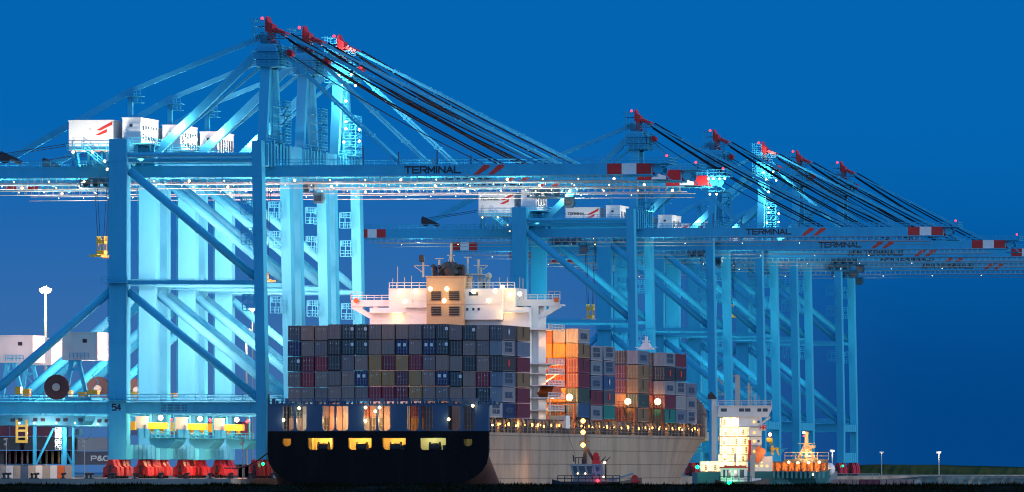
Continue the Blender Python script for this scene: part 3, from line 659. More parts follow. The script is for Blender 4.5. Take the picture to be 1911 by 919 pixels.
    lamp(rt, P(282, 246, 14) + Vector((5, 0, 1)), 4500 * max(lit, .12), (1, .9, .75), .4)
    for x, y in ((136, 284), (172, 284), (195, 301), (200, 316)): bulb(rt, P(x, y, 4.0), LM['warm'], .28 if k < 3 else .18)
    if tower:
        for x, y, q in ((522, 108, 9), (530, 130, 9), (498, 110, 9), (505, 128, 9), (512, 160, 12), (512, 200, 12), (538, 216, 12), (512, 214, 12), (538, 238, 12), (508, 240, 12)):
            bulb(rt, P(x, y, q), LM['cool'] if y > 115 else LM['warm'], .24)
        for x, y, q, e in ((496, 100, 7, 3800), (530, 135, 8, 4200), (520, 165, 9, 4500), (532, 205, 9, 5200), (532, 240, 9, 5200), (512, 55, 10, 2400)): lamp(rt, P(x, y, q), e * (.5 if k < 3 else .4), (.85, 1, .93), .3)
    if k == 2:
        for x, y in ((1216, 311), (1226, 311), (1238, 311), (1248, 311), (1219, 341), (1232, 341)): bulb(rt, P(x, y, 10), LM['cool'], .2)
        lamp(rt, P(1210, 338, 7), 2600, (.9, 1, .9), .3); lamp(rt, (S_END + 1.6, 15, zGB - .2), 1500, (.9, 1, .9), .3)
    return rt

# ---- spreaders hanging from the trolleys
def spreader(k, x, y0, y1, yt, label):
    fr = CR[k]; a = fr.at(x, y1, QC); h = fr.at(x, y0, QC).z - a.z; top = fr.at(x, yt, QC).z
    rt = root('spreader', label, 'spreader', fr.world((a.x, QC, a.z)), -TH, 'yellow spreaders hanging from the cranes')
    def f(g):
        g.box((-.35, -6, 0), (.35, 6, .45)); g.box((-1.2, -6.1, -.1), (1.2, -5.8, .3)); g.box((-1.2, 5.8, -.1), (1.2, 6.1, .3)); g.box((-.7, -1.6, .45), (.7, 1.6, h * .30)); [g.beam((u, v, h * .3), (u, v, h * .75), .22) for u in (-.6, .6) for v in (-1.2, 1.2)]
        g.box((-.8, -1.5, h * .62), (.8, 1.5, h * .74))
        for u in (-.6, .6):
            for v in (-1.1, 1.1): g.tube((u - .18, v, h * .86), (u + .18, v, h * .86), .48, 10)
    part(None, 'frame', rt, f, MT['yellow'])
    part(None, 'hoist_rope', rt, lambda g: [g.tube((u, v, h * .9), (u * 2, v, top - a.z), .06, 5) for u in (-.6, .6) for v in (-1.1, 1.1)], MT['rope'])
CL = [
 ('nearest and largest crane at the left, its dark blue leg numbered 54', 1.0, 176, 'TERMINAL', 0),
 ('second crane of the tall left group, just behind the one numbered 54', 1.0, 480, 'APM TERMINALS', 0),
 ('third crane of the left group, its mast head brightly lit by floodlights', 1.0, 900, 'APM TERMINALS', 1),
 ('nearest crane of the far group, its red and white rear end above the funnel', .34, 330, 'TERMINAL', 0),
 ('second crane of the far group, its boom lettered lower and further right than the first', .30, 460, 'TERMINAL', 0),
 ('middle crane of the far group, its mast head lit white', .28, 700, 'APM TERMINALS', 1),
 ('fourth crane of the far group, right of the lit mast head', .22, 600, 'APM TERMINALS', 0),
 ('farthest crane at the right, its legs standing free against the sky', .20, 500, 'APM TERMINALS', 0)]
for k_, (lb, lt, tx, tt, tw_) in enumerate(CL): crane(k_, lb, lt, tx, tt, bool(tw_))
spreader(0, 190, 440, 480, 345, 'yellow spreader hanging left of the leg numbered 54')
spreader(1, 492, 488, 525, 350, 'yellow spreader hanging right of the waterside leg of the nearest crane')
spreader(3, 1102, 568, 598, 450, 'small yellow spreader hanging above the container stacks behind the bridge')
spreader(5, 1362, 568, 592, 480, 'yellow spreader hanging among the legs of the far cranes')
# ================================================================== the big container ship, seen from astern
SH = R(11.3)
S1 = Frame(912, 1700, SH)                                # starboard corner of the transom; s runs negative to port
SP = S1.at; BEAM = 42.3
ship = root('container_ship', 'large container ship seen from astern, black stern and grey lit side', 'ship', S1.O, -SH)
ZD = SP(912, 807).z
def hull_section(q):
    """half-section from deck edge to keel on the starboard side, as (distance inboard, z)"""
    L = 300.0; k = max(0, (q - 175) / (L - 175)); hw = BEAM / 2
    top = hw * (1 - max(0, (q - 215) / (L - 215)) ** 2.1 * .93)
    wl = hw * (1 - k ** 1.35)
    if q > 255: wl = max(.35, wl)
    af = min(1, q / 18)
    zk = 4.4 - 9 * af; rad = 6.0 + 0 * af; zb = zk - rad
    pts_ = []
    zt = ZD + (max(0, (q - 248)) * .15 if q > 248 else 0)
    for i in range(7):
        t_ = i / 6; z = zt + (max(zk, -4.5) - zt) * t_
        w = top + (wl - top) * min(1, t_ * 1.05) ** .8 if q > 150 else top
        pts_.append((w, z))
    w0 = pts_[-1][0]; z0 = pts_[-1][1]
    for i in range(1, 7):
        a = math.pi / 2 * i / 6; pts_.append((max(.05, w0 - min(9.5, w0 * .6) * (1 - math.cos(a))), z0 - rad * math.sin(a)))
    pts_.append((0, z0 - rad))
    return pts_
def hull(g):
    qs = [0, 3, 8, 14, 20, 30, 60, 100, 140, 170, 190, 205, 220, 232, 243, 252, 260, 268, 276, 285, 292, 298, 300]
    rows = []
    for q in qs:
        h = hull_section(q); row = [(-BEAM / 2 + w, q + (12.5 * (z - ZD) / 12 * max(0, (q - 240) / 60) ** 1.5), z) for w, z in h] + [(-BEAM / 2 - w, q + (12.5 * (z - ZD) / 12 * max(0, (q - 240) / 60) ** 1.5), z) for w, z in h[::-1][1:]]
        rows.append(row)
    n_ = len(rows[0]); vs = [p for r in rows for p in r]; fs = []; mi = []
    base = len(g.v); g.v += vs
    for j in range(len(rows) - 1):
        for i in range(n_ - 1):
            a = j * n_ + i; g.f.append((base + a, base + a + 1, base + a + n_ + 1, base + a + n_))
            k = min(i, n_ - 2 - i); g.m.append(0 if k < 6 else 2)
    # transom below the mooring deck, with the deck-edge polygon closed at z of the openings' sill
    # deck on vertices of its own
    b2 = len(g.v); g.v += [p for r in rows for p in (r[0], r[-1])]
    for j in range(len(rows) - 1): g.f.append((b2 + 2 * j, b2 + 2 * j + 2, b2 + 2 * j + 3, b2 + 2 * j + 1)); g.m.append(3)
side_mat = paint('hull_side_grey', (0.32, 0.255, 0.19), 0.6, wear=1.0, dirt=(0.13, 0.095, 0.07), scale=0.16)
# plate seams on the side
t = side_mat.node_tree; bs = t.nodes['Principled BSDF']; br = t.nodes.new('ShaderNodeTexBrick'); co = t.nodes.new('ShaderNodeTexCoord')
sx = t.nodes.new('ShaderNodeSeparateXYZ'); cx_ = t.nodes.new('ShaderNodeCombineXYZ'); t.links.new(co.outputs['Object'], sx.inputs[0]); t.links.new(sx.outputs[1], cx_.inputs[0]); t.links.new(sx.outputs[2], cx_.inputs[1]); t.links.new(cx_.outputs[0], br.inputs['Vector'])
br.inputs['Scale'].default_value = 1; br.inputs['Brick Width'].default_value = 14; br.inputs['Row Height'].default_value = 2.7; br.inputs['Mortar Size'].default_value = 0.09
br.inputs['Color1'].default_value = (1, 1, 1, 1); br.inputs['Color2'].default_value = (0.90, 0.88, 0.85, 1); br.inputs['Mortar'].default_value = (0.45, 0.43, 0.42, 1)
mu = t.nodes.new('ShaderNodeMix'); mu.data_type = 'RGBA'; mu.blend_type = 'MULTIPLY'; mu.inputs[0].default_value = 1
src = bs.inputs['Base Color'].links[0].from_socket; t.links.new(src, mu.inputs[6]); t.links.new(br.outputs[0], mu.inputs[7]); t.links.new(mu.outputs[2], bs.inputs['Base Color'])
part(None, 'hull', ship, hull, [side_mat, MT['hullblack'], MT['boot'], MT['deck']], smooth=True)
# the transom: a plated wall with real openings
def px(x): return SP(x, 0).x
def pz(y): return SP(705, y).z
def transom(g):
    s0, s1 = -BEAM, 0.0; cuts = []
    # (x0,x1,y0,y1) openings; built as rows of plates between them
    def band(y0, y1, ops, mi, d=.9):
        xs = sorted(ops); cur = s0
        for a, b_, ya, yb in xs:
            A_, B_ = px(a), px(b_); g.box((cur, -.02, pz(y1)), (A_, d, pz(y0)), mi)
            if ya > y0 + .5: g.box((A_, -.02, pz(ya)), (B_, d, pz(y0)), mi)
            if yb < y1 - .5: g.box((A_, -.02, pz(y1)), (B_, d, pz(yb)), mi)
            # rounded lower corners
            r_ = .55
            for cx2, sg in ((A_, 1), (B_, -1)):
                g.prism([(cx2, pz(yb)), (cx2 + sg * r_, pz(yb)), (cx2 + sg * r_ * .3, pz(yb) + r_ * .3), (cx2, pz(yb) + r_)], -.018, d - .01, mi)
            cur = B_
        g.box((cur, -.02, pz(y1)), (s1, d, pz(y0)), mi)
    up = [(527, 548, 758, 804), (553, 572, 758, 804), (602, 624, 758, 804), (627, 650, 758, 804), (679, 702, 758, 804), (706, 728, 758, 804), (758, 781, 758, 804), (786, 808, 758, 804), (836, 859, 758, 804), (864, 886, 758, 804)]
    band(757, 805, up, 1)
    lo = [(527, 543, 819, 833), (575, 622, 818, 840), (650, 693, 818, 840), (714, 757, 818, 840), (784, 832, 818, 840), (864, 881, 820, 833)]
    band(805.001, 846, lo, 0)
    # lower transom with rounded bilge corners
    h = hull_section(0); pl = [(-BEAM / 2 + w, z) for w, z in h if z < pz(846)] + [(-BEAM / 2 - w, z) for w, z in h[::-1] if z < pz(846)]
    pl = [(0, pz(846) - .001)] + pl + [(-BEAM, pz(846) - .001)]
    g.prism(pl, -.02, .6, 0)
part(None, 'transom', ship, transom, [MT['hullblack'], MT['hullblue']])
# mooring deck and cargo space behind the openings
inner = paint('bulkhead_cream', (0.50, 0.42, 0.24), 0.6, wear=0.4)
def innards(g):
    g.box((-BEAM + .6, 6.0, pz(845)), (-.6, 6.3, pz(806)), 0); g.box((-BEAM + .6, .95, pz(843.5)), (-.6, 6, pz(842)), 1)
    for x in (540, 572, 606, 640, 697, 762, 836, 862): g.box((px(x), 4.6, pz(842)), (px(x) + .35, 5.2, pz(812)), 0)
    for i, x in enumerate((596, 603, 668, 676, 684, 735, 742, 748, 806, 812, 822, 600)): g.box((px(x), 1.4 + (i % 3) * .6, pz(842)), (px(x + 7), 2.6 + (i % 3) * .5, pz(830 + (i * 5) % 7)), 1)
part(None, 'mooring_deck', ship, innards, [inner, MT['dark']])
for x in (600, 672, 735, 808): part(('winch_', 0), 'mooring_winch', ship, lambda g: (g.tube((-.9, 0, 0), (.9, 0, 0), .75, 14), g.tube((-1.0, 0, 0), (-.85, 0, 0), 1.05, 16), g.tube((.85, 0, 0), (1.0, 0, 0), 1.05, 16), g.box((-1.2, -.6, -1.1), (1.2, .6, -.6))), MT['dark'], loc=(px(x), 1.9, pz(835)))
for x, e in ((584, 650), (606, 900), (664, 800), (684, 700), (726, 600), (742, 350), (795, 450), (822, 100), (535, 260), (872, 25)): lamp(ship, (px(x), 3.4, pz(815)), e, (1, .50, .10) if x < 780 else (.9, 1, .55), .25)
for x, e, c in ((612, 900, WARM), (640, 900, WARM), (690, 900, WARM), (716, 1000, (1, .75, .4)), (560, 420, (.9, .95, .75)), (536, 120, (.8, .9, 1))): lamp(ship, (px(x), 1.6, pz(785)), e * .8, (c[0], c[1] * .75, c[2] * .5), .25)
for x, y in ((683, 761), (709, 761), (683, 786), (701, 768), (838, 783), (883, 758), (559, 762), (530, 784)): bulb(ship, (px(x), -.35, pz(y)), LM['warm'], .3); lamp(ship, (px(x), -.9, pz(y)), 50, (1, .85, .6), .2)
# lashing posts over the transom, bridge structure
def lash(g):
    for i in range(17):
        s = -BEAM + .9 + i * 2.6 - .1; 
        g.box((s, .0, pz(757) + .01), (s + .45, 1.2, pz(744))); g.box((s + .7, .4, pz(757)), (s + 1.1, .8, pz(749))); g.box((s + 1.7, .4, pz(757)), (s + 2.0, .8, pz(751)))
    g.box((-BEAM, .2, pz(757) + .005), (0, 1.4, pz(754.5))); g.rail((-BEAM, .1, pz(754)), (0, .1, pz(754)), h=1.0, step=1.3, r=.04)
part(None, 'lashing_bridge', ship, lash, MT['hullblue'])
part(None, 'stern_light', ship, lambda g: (g.beam((-BEAM + .2, .3, pz(757)), (-BEAM + .2, .3, pz(736)), .25),), MT['dark'])
# starboard side passage: stanchions, hatch coaming, rails, lamps
BE = 250
def passage(g):
    z0 = ZD; z1 = SP(960, 781, 20).z
    g.box((-3.0, 1.5, z0), (-2.8, BE - 20, z1)); n_ = 62
    for i in range(n_):
        q = 3 + i * 3.85; w = hull_section(q)[0][0] - BEAM / 2
        g.box((w - .5, q, z0), (w - .15, q + .5, z1 - .05 if i % 2 else z1 - .9)); g.beam((w - .3, q + 1.2, z0), (w - 1.8, q + 1.9, z1), .16)
        if i % 3 == 0: g.box((w - 1.3, q, z0), (w - .6, q + .8, z0 + 1.4))
    g.rail((-.15, 1, z0), (-.15, 212, z0), h=1.1, step=1.9, r=.05)
    for q in range(4, 235, 14):
        w = hull_section(q)[0][0] - BEAM / 2; g.box((w - 2.4, q - .3, z1 - .2), (w - .1, q + .6, z1))
part(None, 'side_passage', ship, passage, MT['deck'])
for i in range(46):
    q = 8 + i * 5.0 + (i * 7 % 5) * .8; w = hull_section(q)[0][0] - BEAM / 2
    bulb(ship, (w - .9, q, ZD + 1.35 + (i % 2) * .25), LM['warm'] if i % 4 == 0 else LM['sodium'], .18 + .05 * (i * 5 % 4))
for i in range(12): 
    q = 10 + i * 19.5; w = hull_section(q)[0][0] - BEAM / 2; lamp(ship, (w - .4, q, ZD + 1.6), 420, SOD, .3)
# bow and forecastle
def fore(g):
    for i in range(14):
        q0 = 236 + i * 4.55; q1 = q0 + 4.55; w0 = hull_section(min(q0, 299.9))[0][0] - BEAM / 2; w1 = hull_section(min(q1, 299.9))[0][0] - BEAM / 2
        zt0 = hull_section(min(q0, 299.9))[0][1]; zt1 = hull_section(min(q1, 299.9))[0][1]
        for sgn in (1, -1):
            f = (lambda w: w) if sgn == 1 else (lambda w: -BEAM - w)
            h0 = 4.6 + max(0, 10 - i) * .0; g.hexa([(f(w0), q0, zt0), (f(w1), q1, zt1), (f(w1 - .4), q1, zt1), (f(w0 - .4), q0, zt0), (f(w0), q0, zt0 + h0), (f(w1), q1, zt1 + h0 * .8), (f(w1 - .4), q1, zt1 + h0 * .8), (f(w0 - .4), q0, zt0 + h0)])
    g.box((-30, 240, ZD + 4), (-12, 262, ZD + 5))
part(None, 'forecastle', ship, fore, side_mat)
def cargo_screen(g):
    z = lambda y: S1.z(y, -4, 236)
    g.prismx([(232, ZD), (246, ZD + 1), (246, z(752)), (240, z(738)), (236, z(724)), (232, z(716))], -5.6, -5.2)
    for i in range(6): g.box((-5.2, 232, z(790 - i * 12)), (-5.05, 244, z(789 - i * 12)))
part(None, 'breakwater', ship, cargo_screen, MT['deck'])
# the foremast
def fmast(g):
    q = 262; p0 = S1.at(1206, 660, q); g.beam((p0.x, q, ZD + 3), (p0.x, q, p0.z), 1.6, w2=1.0, h2=1.0)
    z = lambda y: S1.z(y, p0.x, q)
    g.box((p0.x - 1.6, q - 1, z(653)), (p0.x + 1.6, q + 1, z(650))); g.prism([(p0.x - 1.2, z(650)), (p0.x + 1.2, z(650)), (p0.x + .6, z(640)), (p0.x - .6, z(640))], q - .8, q + .8); g.box((p0.x - 2.4, q - .3, z(649)), (p0.x + 2.4, q + .3, z(648)))
    g.beam((p0.x, q, z(640)), (p0.x, q, z(628)), .5); g.box((p0.x - .8, q - .4, z(638)), (p0.x + .8, q + .4, z(636)))
part(None, 'foremast', ship, fmast, MT['white'])

# ---- accommodation block
def hz(y): return S1.z(y, -20, 66)
def hx(x, q=62): return S1.at(x, 550, q).x
def block(g):
    g.box((hx(690), 62, ZD), (hx(988), 74, hz(575)))                            # lower decks behind the cargo
    g.box((hx(725), 62.2, hz(575)), (hx(961), 74, hz(541))); g.box((hx(725), 62.1, hz(541)), (hx(961), 74.1, hz(539)))
    g.box((hx(757), 61.2, hz(575)), (hx(925), 62.2, hz(566)))
    g.box((hx(866), 60.6, hz(598)), (hx(940), 62.2, hz(541))); g.box((hx(868), 60.5, hz(569)), (hx(942), 60.62, hz(567.5)))
    for x0, x1 in ((690, 757), (940, 988)): g.box((hx(x0), 61, hz(585)), (hx(x1), 62, hz(584)))
part(None, 'deck_house', ship, block, MT['white'])
def wing(g):
    for x0, x1, e in ((655, 727, 655), (961, 1045, 1045)):
        q0, q1 = 64.5, 70
        X = lambda x: S1.at(x, 570, 64.5).x
        g.box((X(x0), q0, hz(572)), (X(x1), q1, hz(569))); g.box((X(x0), q0, hz(569)), (X(x1), q0 + .15, hz(560)))
        inn = 700 if e == 655 else 998
        g.rail((X(x0), q0, hz(560)), (X(x1), q0, hz(560)), h=.9, step=1.3, r=.05)
        oc = 664 if e == 655 else 1036
        sgn = 1 if e == 655 else -1
        # bracket with windows under the wing: outer sloping web, lower chord, posts
        g.prism([(X(x0 if e == 655 else x1), hz(570)), (X(x0 if e == 655 else x1), hz(575)), (X(oc + sgn * 28), hz(596)), (X(oc + sgn * 40), hz(596)), (X(oc + sgn * 40), hz(591)), (X(oc + sgn * 32), hz(589)), (X(oc + sgn * 12), hz(577)), (X(oc + sgn * 12), hz(570))], q0 + .2, q0 + 1.6)
        g.box((X(inn - 4), q0 + .2, hz(598)), (X(inn + 4), q0 + 1.8, hz(570))); g.box((X(oc + sgn * 28), q0 + .2, hz(598)), (X(727 if e == 655 else 961), q0 + 1.6, hz(594))); g.rail((X(min(inn, 727)), q0 - .5, hz(594)), (X(max(727, inn - 2)) if e == 655 else X(961), q0 - .5, hz(594)), h=1.0, step=1.0)
        g.box((X(x0 if e == 655 else x1) - .4, q0 - .3, hz(560)), (X(x0 if e == 655 else x1) + .4, q0 + 2, hz(549))) if False else None
    X = lambda x: S1.at(x, 600, 64.5).x
    g.box((X(991), 64.5, ZD), (X(1005), 72, hz(572)))
part(None, 'bridge_wing', ship, wing, MT['white'])
for cx0_, cx1_ in ((655, 676), (1024, 1045)):
    def cage(g):
        x0, x1 = cx0_, cx1_
        X = lambda x: S1.at(x, 550, 64.5).x
        for x in (x0, x1, (x0 + x1) / 2): g.beam((X(x), 64.6, hz(562)), (X(x), 64.6, hz(545)), .1)
        g.beam((X(x0), 64.6, hz(545)), (X(x1), 64.6, hz(545)), .12); g.beam((X(x0), 64.6, hz(551)), (X(x1), 64.6, hz(551)), .08)
    part(None, 'wing_cage', ship, cage, MT['mast'])
part(None, 'lifebuoy', ship, lambda g: (g.tube((hx(660), 64, hz(561)), (hx(660), 64.2, hz(561)), .5, 14),), MT['orange'])
part(None, 'lifebuoy', ship, lambda g: (g.tube((hx(1034), 64, hz(561)), (hx(1034), 64.2, hz(561)), .5, 14),), MT['orange'])
def roof(g):
    g.rail((hx(726), 62.2, hz(539)), (hx(796), 62.2, hz(539)), h=1.1, step=1.4); g.rail((hx(866), 62.2, hz(539)), (hx(960), 62.2, hz(539)), h=1.1, step=1.4); g.rail((hx(757), 61.2, hz(566)), (hx(925), 61.2, hz(566)), h=1, step=1.4)
part(None, 'railing', ship, roof, MT['white'])
def casing(g): g.box((hx(796, 60), 60, ZD), (hx(866, 60), 68, hz(518))); g.box((hx(794, 60), 59.8, hz(518)), (hx(868, 60), 68.2, hz(516.5))); g.box((hx(796, 60), 59.9, hz(569)), (hx(866, 60), 60, hz(568)))
cs = part(None, 'funnel_casing', ship, casing, MT['ochre'])
def louv(g, x0, x1, y0, y1, n_):
    for i in range(n_):
        za = hz(y1) + (hz(y0) - hz(y1)) * i / n_; g.box((hx(x0, 60), 59.86, za), (hx(x1, 60), 60, za + (hz(y0) - hz(y1)) / n_ * .68))
for x0, x1, y0, y1, n_ in ((805, 823, 544, 562, 5), (838, 857, 544, 562, 5), (805, 823, 572, 590, 4), (838, 857, 572, 590, 4)): part(None, 'louvre', cs, lambda g: louv(g, x0, x1, y0, y1, n_), MT['dark'])
for x in (875, 886, 896): part(None, 'window', ship, lambda g: g.box((hx(x - 2), 60.52, hz(581)), (hx(x + 2), 60.6, hz(576))), MT['glass'])
part(None, 'window', ship, lambda g: g.box((hx(878), 60.52, hz(553)), (hx(895), 60.6, hz(546))), MT['glass'])
def funnel(g):
    X = lambda x: hx(x, 61)
    g.tube((X(835), 61.5, hz(516)), (X(833), 63.5, hz(505)), 1.9, 18); 
    c = Vector((X(836), 62.5, hz(501)));
    n_ = 24; d = Vector((-.25, -.75, .6)).normalized(); u = d.cross(Vector((0, 0, 1))).normalized(); v = u.cross(d)
    a = [c + u * math.cos(6.283 * i / n_) * 2.0 + v * math.sin(6.283 * i / n_) * 1.5 for i in range(n_)]; 
    g._add(a + [p - d * 2.4 for p in a], [tuple(range(n_))] + [tuple(range(n_, 2 * n_))[::-1]] + [(i, n_ + i, n_ + (i + 1) % n_, (i + 1) % n_) for i in range(n_)], 0)
    g.tube((X(846), 62, hz(516)), (X(838), 62, hz(500)), 1.6, 14)
    for x, y, r_ in ((809, 497, .42), (813, 499, .3), (820, 498, .34), (858, 497, .42), (864, 498, .4), (853, 500, .28)): g.tube((X(x), 61.5, hz(516)), (X(x), 61.5, hz(y + 4)), r_, 10); g.tube((X(x), 61.5, hz(y + 4)), (X(x - 1), 61.0, hz(y)), r_, 10)
part(None, 'funnel', ship, funnel, MT['dark'], smooth=False)
def masts(g):
    X = lambda x: hx(x, 64)
    for x, y0, y1, w in ((790, 518, 478, .35), (820, 516, 486, .4), (842, 500, 455, .4), (873, 520, 480, .3), (893, 540, 485, .35), (898, 540, 500, .3), (742, 539, 498, .12), (755, 539, 518, .15), (768, 539, 515, .12), (733, 539, 520, .12), (905, 540, 520, .4), (912, 539, 518, .5), (932, 539, 518, .14), (947, 539, 518, .14), (970, 560, 518, .12), (976, 560, 520, .12)):
        part(None, 'mast', ship, lambda g_: g_.beam((X(x), 64, hz(y0)), (X(x), 64, hz(y1)), w), MT['mast'])
    for a, b_, y in ((773, 800, 497), (884, 910, 497), (812, 828, 484), (866, 900, 513), (835, 849, 478), (866, 880, 482)): g.box((X(a), 63.8, hz(y)), (X(b_), 64.2, hz(y) + .16))
    for a, ya, b_, yb in ((773, 497, 790, 510), (910, 497, 893, 510), (834, 500, 842, 470), (850, 500, 842, 470)): g.beam((X(a), 64, hz(ya)), (X(b_), 64, hz(yb)), .14)
    g.box((X(868), 63, hz(514)), (X(902), 66, hz(512.5))); [g.beam((X(x), 64, hz(540)), (X(x), 64, hz(513)), .2) for x in (870, 884, 900)]
    g.ball((X(912), 64, hz(516)), .65, 10)
part(None, 'mast_fittings', ship, masts, MT['mast'])
part(None, 'radar_mast', ship, lambda g: (g.beam((hx(842, 64), 64.6, hz(500)), (hx(842, 64), 64.6, hz(455)), .3), g.prism([(hx(838, 64), hz(500)), (hx(846, 64), hz(500)), (hx(843, 64), hz(468)), (hx(841, 64), hz(468))], 64.2, 65), g.beam((hx(789, 64), 63, hz(490)), (hx(788, 64), 63, hz(477)), .8), g.box((hx(903, 64), 63, hz(538)), (hx(907, 64), 64.4, hz(528)))), MT['dark'])
HL = [(745, 546, 60, 900), (803, 541, 57.5, 900), (834, 541, 57.5, 900), (829, 563, 57.5, 380), (884, 546, 58.5, 500), (924, 545, 58, 1500), (912, 563, 58, 900), (938, 538, 60, 700), (952, 552, 60, 1500), (970, 550, 61, 900), (756, 564, 58, 900), (775, 545, 60, 500)]
for x, y, q, e in HL: bulb(ship, (hx(x, q + 1), q + 1, hz(y)), LM['warm'], .46); lamp(ship, (hx(x, q + .6), q + .6, hz(y)), e * .07, (1, .54, .14), .3)
lamp(ship, (hx(738, 60), 60.5, hz(590)), 240, (1, .55, .2), .3); lamp(ship, (hx(945, 60), 59.5, hz(588)), 300, (1, .55, .2), .3)
lamp(ship, (hx(675, 62), 56, hz(570)), 350, (1, .6, .3), .4); lamp(ship, (hx(1020, 62), 56, hz(570)), 350, (1, .7, .4), .4)
# stairs, lifeboat and platforms at the starboard side of the house, orange lit
SQ = 76
def sx2(x, q=SQ): return S1.at(x, 700, q).x
def sz2(y): return S1.z(y, -3, SQ)
def port_stairs(g):
    for y in (618, 682, 700, 722, 745, 768): g.box((sx2(993), 60, sz2(y)), (-.4, 76, sz2(y) + .2)); g.rail((-.4, 60, sz2(y)), (-.4, 76, sz2(y)), step=1.4)
    for x, y0, y1 in ((1000, 768, 682), (1018, 768, 700), (1028, 790, 722)): g.beam((sx2(x), 75, sz2(y0)), (sx2(x), 75, sz2(y1)), .3)
    for a, ya, b_, yb in ((1000, 700, 1030, 682), (1000, 745, 1026, 722), (1026, 768, 1002, 745), (1010, 722, 1040, 700), (1022, 740, 1036, 716), (1000, 660, 1010, 640)): g.beam((sx2(a), 74.5, sz2(ya)), (sx2(b_), 74.5, sz2(yb)), .7, .2)
    g.box((sx2(993), 70, sz2(690)), (sx2(1026), 75, sz2(682))); g.box((sx2(1026), 75, sz2(800)), (sx2(1058), 79, sz2(776)))
part(None, 'side_ladder', ship, port_stairs, MT['white'])
lbt = part(None, 'lifeboat', ship, lambda g: (g.prismx([(64, sz2(735)), (65, sz2(741)), (73, sz2(741)), (75, sz2(733)), (73, sz2(724)), (67, sz2(722))], -3.4, -.6),), MT['orange'])
part(None, 'crane_post', ship, lambda g: (g.beam((sx2(1018, 80), 80, ZD), (sx2(1018, 80), 80, sz2(725)), .5), g.beam((sx2(1002, 80), 78, ZD), (sx2(1002, 80), 78, sz2(735)), .45)), MT['dark'])
for x, y, q, e in ((1005, 735, 73, 2600), (1030, 760, 79, 2400), (1015, 710, 74, 2200), (1040, 720, 82, 3200), (1012, 660, 78, 900), (1005, 775, 76, 1500)): lamp(ship, (sx2(x, q), q, S1.z(y, -3, q)), e * .7, SOD if x > 1008 else (1, .7, .3), .3)

# ---- containers
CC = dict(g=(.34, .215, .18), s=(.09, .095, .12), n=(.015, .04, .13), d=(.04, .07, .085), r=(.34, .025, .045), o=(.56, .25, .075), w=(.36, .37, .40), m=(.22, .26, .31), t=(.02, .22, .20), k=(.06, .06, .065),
          u=(.035, .10, .22), v=(.16, .032, .055), b=(.24, .16, .085), e=(.05, .09, .08), a=(.55, .17, .03), y=(.70, .26, .02), c=(.30, .05, .02), h=(.30, .31, .33))
CN = dict(g='grey', s='slate blue', n='navy blue', d='dark petrol blue', r='dark red', o='ochre', w='white', m='pale grey', t='turquoise', k='dark grey', u='blue', v='maroon', b='tan', e='dark green', a='orange', y='bright orange', c='rust red', h='light grey')
CMAT = {k_: paint('container_' + CN[k_].replace(' ', '_'), c, 0.55, wear=0.35, dirt=tuple(x * .55 + .01 for x in c), scale=0.5) for k_, c in CC.items()}
for k_ in 'grmkn':
    for i_, f_ in ((1, (.72, .78, .90)), (2, (1.18, 1.05, .98))): c = tuple(a_ * b_ for a_, b_ in zip(CC[k_], f_)); CMAT[k_ + str(i_)] = paint('container_' + CN[k_].replace(' ', '_'), c, 0.5, wear=0.45, dirt=tuple(x * .5 + .015 for x in c), scale=0.4 + .2 * i_)
M_door = paint('lock_bar', (0.30, 0.27, 0.27), 0.5, wear=0.3)
CW, CHt, CLn = 2.40, 2.76, 12.1
def cbody(g):
    w, L, h = CW, CLn, CHt
    g.box((0.10, .12, .16), (w - .10, L - .12, h - .10))
    for x in (0, w - .14):
        for y in (0, L - .14): g.box((x, y, 0), (x + .14, y + .14, h))
        g.box((x, .14, 0), (x + .14, L - .14, .17)); g.box((x, .14, h - .12), (x + .14, L - .14, h))
    for y in (0, L - .12): g.box((.14, y, 0), (w - .14, y + .12, .17)); g.box((.14, y, h - .12), (w - .14, y + .12, h))
    for i in range(32):
        y = .3 + i * .365; g.box((w - .10, y, .17), (w - .055, y + .18, h - .12)); g.box((.055, y, .17), (.10, y + .18, h - .12))
def cdoor(g, x0):
    g.box((x0, .07, .19), (x0 + 1.03, .12, CHt - .14))
    for i in range(3): g.box((x0 + .06, .03, .45 + i * .8), (x0 + .98, .07, .62 + i * .8))
def cbars(g):
    for x in (.28, .8): g.tube((x, 0, .2), (x, 0, CHt - .15), .045, 5); g.box((x - .06, -.04, 1.0), (x + .25, .02, 1.1)); g.box((x - .08, -.05, CHt - .3), (x + .08, .03, CHt - .16)); g.box((x - .08, -.05, .2), (x + .08, .03, .34))
DECAL = {}
